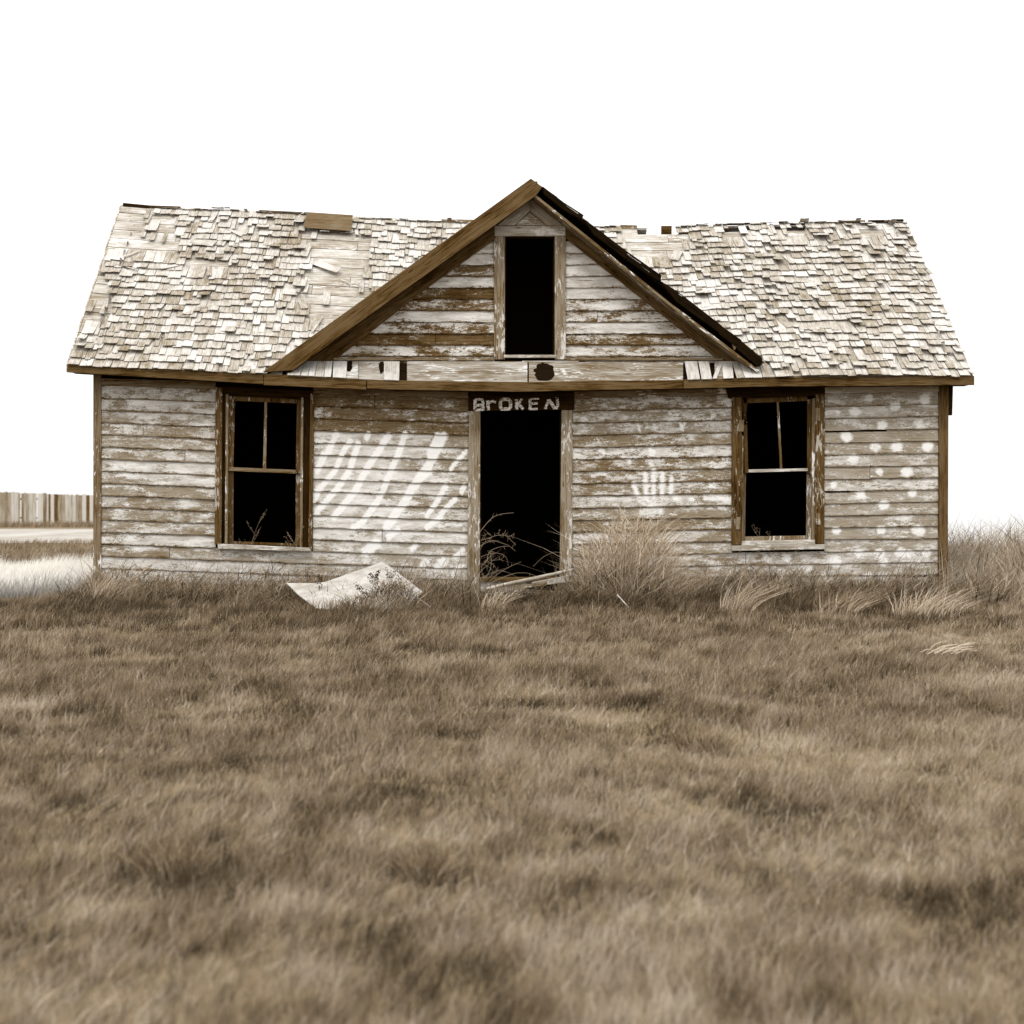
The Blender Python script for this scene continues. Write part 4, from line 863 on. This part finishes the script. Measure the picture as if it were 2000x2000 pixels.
BR = [([(50, 900), (110, 720), (220, 520), (330, 370), (450, 240), (580, 180), (770, 160)], .25, .004), ([(270, 650), (380, 590), (480, 570), (600, 600), (700, 640), (790, 715)], .1, .003), ([(290, 560), (400, 530), (520, 490), (640, 490), (720, 550), (800, 630)], .6, .003),
      ([(350, 880), (420, 800), (490, 745), (590, 760), (660, 810), (690, 930)], .3, .003), ([(350, 1230), (520, 1060), (700, 950), (875, 872)], .1, .0036), ([(360, 1220), (560, 1120), (780, 1040), (960, 1035), (1100, 1080)], .05, .003),
      ([(290, 800), (400, 760), (500, 740)], .2, .0025), ([(250, 620), (245, 820), (260, 1050), (330, 1230)], .1, .004), ([(330, 1100), (300, 950), (360, 880), (450, 900), (510, 960), (520, 1080)], .3, .0028), ([(380, 870), (400, 760), (470, 690), (600, 650), (700, 645)], .15, .0028),
      ([(300, 1050), (400, 1110), (500, 1010), (620, 1010), (740, 1050), (860, 1130)], .15, .0026), ([(330, 400), (390, 450), (350, 500), (420, 540)], .5, .002), ([(280, 900), (380, 930), (470, 1010), (500, 1150)], .3, .0025), ([(560, 400), (550, 480)], .3, .002), ([(655, 410), (620, 480)], .2, .002), ([(780, 460), (700, 510)], .2, .002),
      ([(430, 850), (560, 840), (640, 790)], .4, .002), ([(480, 165), (440, 250), (400, 300)], .2, .002), ([(300, 1180), (420, 1000), (440, 850), (420, 700)], .3, .0025), ([(280, 700), (330, 600), (420, 560), (560, 570)], .4, .002)]
for l, dn, r in BR:
    pth = px_tube(mb, [E(*q) for q in l], random.uniform(-.22, -.10), r*.9, r*.4, tone=random.uniform(.3, .65)); thorns(mb, pth, dn, .045)
tag(mb.build('thorny_bramble', WEED), 'arching thorny dead bramble in the lower left of the open doorway', 'bramble')
mb = MB(); pth = px_tube(mb, [E(*q) for q in [(1640, 1000), (1640, 800), (1560, 770), (1430, 738), (1340, 735), (1200, 800), (1110, 880), (1050, 940)]], -.12, .003, .0014, tone=.35)
pth = px_tube(mb, [E(1640, 1250), E(1640, 1000)], -.12, .004, .003, tone=.4)
tag(mb.build('arching_stem', WEED), 'single thin stem arching into the doorway from its right jamb', 'weed')
def weed_plant(name, u, vb, vt, Y, tone, label, lean=0, leaf=.022, nb=8, r=.003):
    mb = MB(); base = P(u, vb, Y); H = (vb-vt)
    main = px_tube(mb, [(u, vb), (u+lean*.3, vb-H*.35), (u+lean*.6, vb-H*.7), (u+lean, vt)], Y, r, r*.4, tone=tone)
    for i in range(nb):
        k = random.uniform(.2, .95); b = main[int(k*(len(main)-1))]; s = random.choice((-1, 1)); ln = H*.006*random.uniform(.15, .4)*(1.1-k*.6)
        e = b+Vector((s*ln*.6, random.uniform(-.5, .3)*ln, ln*.9)); mb.tube([b, (b+e)/2+Vector((s*.01, 0, 0)), e], [r*.6, r*.5, r*.3], 4, tone=tone, hh=0.0)
        for j in range(7):
            q = random.uniform(.3, 1); c_ = b.lerp(e, q)+Vector((random.gauss(0, .008), random.gauss(0, .008), random.gauss(0, .008)))
            d = Vector((random.gauss(0, 1), random.gauss(0, .6), random.gauss(.3, .8))).normalized()*leaf*random.uniform(.5, 1.1); e2 = d.cross(Vector((random.gauss(0, 1), 1, random.gauss(0, 1)))).normalized()*leaf*.25
            mb.add([c_-e2, c_+d*.5-e2*1.6, c_+d, c_+d*.5+e2*1.6], [(0, 1, 2, 3)], grain=[(0, 0, 0)]*4, tone=tone*.9, hh=0.0)
    return tag(mb.build(name, WEED), label, 'weed')
weed_plant('leafy_weed', 722, 1188, 1122, -2.0, .03, 'dark leafy weed growing across the middle of the white sheet', 12, nb=16)
weed_plant('leafy_weed', 712, 1192, 1140, -2.2, .04, 'shorter dark leafy weed at the lower edge of the white sheet', -14, nb=14)
weed_plant('leafy_weed', 622, 1172, 1130, -1.5, .06, 'dark leafy weed in the fold at the left of the white sheet', 3, nb=9)
weed_plant('leafy_weed', 758, 1180, 1112, -1.5, .2, 'thin brown weed before the right end of the white sheet', 6, nb=12)
weed_plant('leafy_weed', 782, 1178, 1120, -1.3, .25, 'pale brown weed just right of the white sheet peak', 8, nb=10)
weed_plant('leafy_weed', 470, 1150, 1010, -.12, .4, 'slim weed reaching up before the left window toward its middle', 40, .014, 9, .0024)
weed_plant('leafy_weed', 560, 1150, 1035, -.12, .4, 'forked weed rising before the lower right corner of the left window', 22, .016, 14, .0024)
weed_plant('leafy_weed', 1482, 1150, 1031, -.12, .45, 'taller thin weed before the bottom of the right window', 2, .012, 5, .002)
weed_plant('leafy_weed', 1502, 1150, 1037, -.12, .4, 'shorter thin weed before the bottom of the right window', 2, .012, 4, .002)
weed_plant('leafy_weed', 1365, 1180, 1090, -.3, .2, 'brown weed between the tall grass fan and the right window', 6, .016, 14, .0028)
weed_plant('leafy_weed', 1690, 1175, 1075, -.3, .3, 'leaning brown weed among the white dots right of the right window', 30, .016, 14, .0026)
weed_plant('leafy_weed', 365, 1165, 1075, -.3, .3, 'slender brown weed against the siding left of the left window', 8, .012, 14, .0024)
weed_plant('leafy_weed', 832, 1160, 1065, -.3, .35, 'slender weed against the siding between sheet and doorway', 20, .014, 14, .0026)
weed_plant('leafy_weed', 700, 1150, 1075, -.25, .35, 'weed sprouting behind the peak of the white sheet', 40, .014, 14, .0026)
# sticks
def stick(name, pts, Y, r, tone_mat, label, dY=0, cat='stick'):
    mb = MB(); px_tube(mb, pts, Y, r, r*.75, 8, dY=dY); return tag(mb.build(name, tone_mat, smooth=True), label, cat)
stick('fallen_pole', [(950, 1151), (1000, 1139), (1060, 1126), (1122, 1112)], -.42, .026, W_PALE, 'pale round pole propped against the right door jamb', cat='pole')
stick('dead_stick', [(1205, 1161), (1226, 1184), (1248, 1206)], -1.6, .008, W_PALE, 'pale dead stick on the grass below the tall grass fan', -.3)
stick('dead_stick', [(1278, 1116), (1288, 1150), (1306, 1190)], -1.0, .008, W_PALE, 'long pale dead stick standing askew right of the tall grass fan', -.4)
stick('dead_stick', [(816, 1168), (833, 1180), (848, 1191)], -1.6, .006, W_PALE, 'short dead stick lying right of the white sheet', -.2)
# broken step under the pole
st = empty('broken_step', P(1080, 1150, -.3), 'broken weathered timber step below the doorway', 'step')
mb = MB(); mb.prism([(1040, 1139), (1112, 1126), (1118, 1131), (1114, 1136), (1045, 1146)], -.40, -.12, math.radians(9)); mb.build('tread', W_PALE, st, .004)
mb = MB(); mb.prism([(1020, 1152), (1114, 1156), (1114, 1164), (1022, 1159)], -.42, -.10, math.radians(-3)); mb.build('lower_board', W_MID, st, .004)
mb = MB(); mb.prism([(1032, 1144), (1112, 1137), (1112, 1155), (1026, 1152)], -.30, -.12); mb.build('step_shade_block', W_BLACK, st)  # near-black block in place of the shaded hollow between the step boards
for pts_, Y_, m_, lb_ in [([(1000, 1146), (1068, 1137), (1070, 1142), (1003, 1152)], -.55, W_MID, 'split grey board lying under the fallen pole'), ([(962, 1156), (1022, 1162), (1020, 1168), (960, 1163)], -.7, W_PALE, 'pale short board in the grass left of the broken step')]:
    mb = MB(); mb.prism(pts_, Y_, Y_+.09); tag(mb.build('broken_board', m_, None, .003), lb_, 'board')
# bent white sheet
mb = MB()
S_ = [(560, 1137, -1.0), (615, 1139, -1.15), (636, 1136, -1.2), (746, 1095, -.75), (756, 1101, -.75), (800, 1135, -1.0), (826, 1156, -1.25), (780, 1196, -2.0), (700, 1200, -2.35), (633, 1190, -2.3), (617, 1187, -2.2), (583, 1163, -1.5)]
pv = [Vector(P(*q)) for q in S_]; pv = [p+Vector((0, .05*mn.noise(p*5), .02*mn.noise(p*7))) for p in pv]
F_ = [(0, 1, 10, 11), (1, 2, 9, 10), (2, 3, 8, 9), (3, 4, 7, 8), (4, 5, 6, 7)]
n = len(pv); vs = pv+[p+Vector((0, .012, -.014)) for p in pv]
fs = F_+[tuple(i+n for i in reversed(f)) for f in F_]+[(i, i+n, (i+1) % n+n, (i+1) % n) for i in range(n)]
mb.add(vs, fs); tag(mb.build('bent_sheet', SHEET), 'bent white board sheet lying in the grass left of the doorway', 'sheet')
# pale twig at the right
mb = MB(); bx, by = gpix(1812, 1290)
for i in range(16):
    o = Vector((bx+random.uniform(-.05, .28), by+random.uniform(-.08, .08), float(gz(bx, by))+.06)); d = Vector((random.uniform(.1, .28), random.uniform(-.1, .1), random.uniform(.0, .10)))
    mb.tube([o, o+d*.5+Vector((0, 0, .02)), o+d], [.005, .004, .002], 5, tone=1.0, hh=0.0)
tag(mb.build('dead_twig_tangle', WEED), 'bleached tangle of dead twigs on the grass at right', 'twigs')
# loose shingles lying on the roof
LS = [((372, 486), .13, .34, 1.2, 'pale loose shingle lying crosswise on the bare strip of the left roof'), ((610, 532), .12, .42, 1.0, 'long loose shingle slanting on the bare boards above the left end of the gable'), ((600, 495), .1, .3, -.1, 'upright loose shingle at the left edge of the large bare patch'),
      ((665, 565), .02, .34, 1.05, 'thin loose splinter on the bare boards left of the gable'), ((270, 505), .025, .26, -.7, 'thin loose splinter near the left end of the roof'), ((220, 535), .018, .36, 1.15, 'thin stick lying by the left edge of the roof'),
      ((345, 532), .05, .24, -1.0, 'short loose strip above the left window side of the roof'), ((445, 462), .04, .28, .8, 'loose strip on the upper middle of the left roof slope'), ((1328, 505), .12, .3, -.35, 'pale loose shingle tilted beside the bare boards right of the gable'),
      ((1262, 555), .05, .3, -.8, 'loose strip just above the right rake of the gable'), ((628, 640), .03, .4, -.25, 'long splinter sticking up just above the left rake of the gable')]
for i, ((u, v), wd, ln, rot, lab) in enumerate(LS):
    p = pix_on_roof(u, v); t = (p.y-YE)/(YR-YE)*SL; mb = MB()
    shingle(mb, lambda s, tt, off: RP(s, tt/SL, off), p.x, t-ln/2, wd, ln, .01, .012, rot, .035, .008)
    tag(mb.build('loose_shingle', SHING), lab, 'shingle', 'loose shingles lying on the roof')
# ------------------------------------------------------------------ board fence far left
FY = 68.; fz = lambda x: float(gz(x, FY))
fe = empty('board_fence', P(80, 1022, FY), 'tall weathered board fence in the distance left of the house', 'fence')
mb = MB(); u = -520.
while u < 420:
    wd = random.uniform(3.2, 9.0); t = 961+max(0, u)*.035+random.uniform(-1.3, 1.3)+.01*min(0, u)
    yo = random.choice((0, 0, 0, .03)); mb.rect(u, t, u+wd-.25, 1026, FY+yo, FY+yo+.03, math.pi/2); u += wd+(1.6 if random.random() < .06 else 0)
mb.build('board_panel', FENCE, fe)
mb = MB(); mb.rect(-520, 973, 420, 976, FY+.07, FY+.14); mb.rect(-520, 1010, 420, 1013, FY+.07, FY+.14); mb.build('rail', W_BROWN, fe)
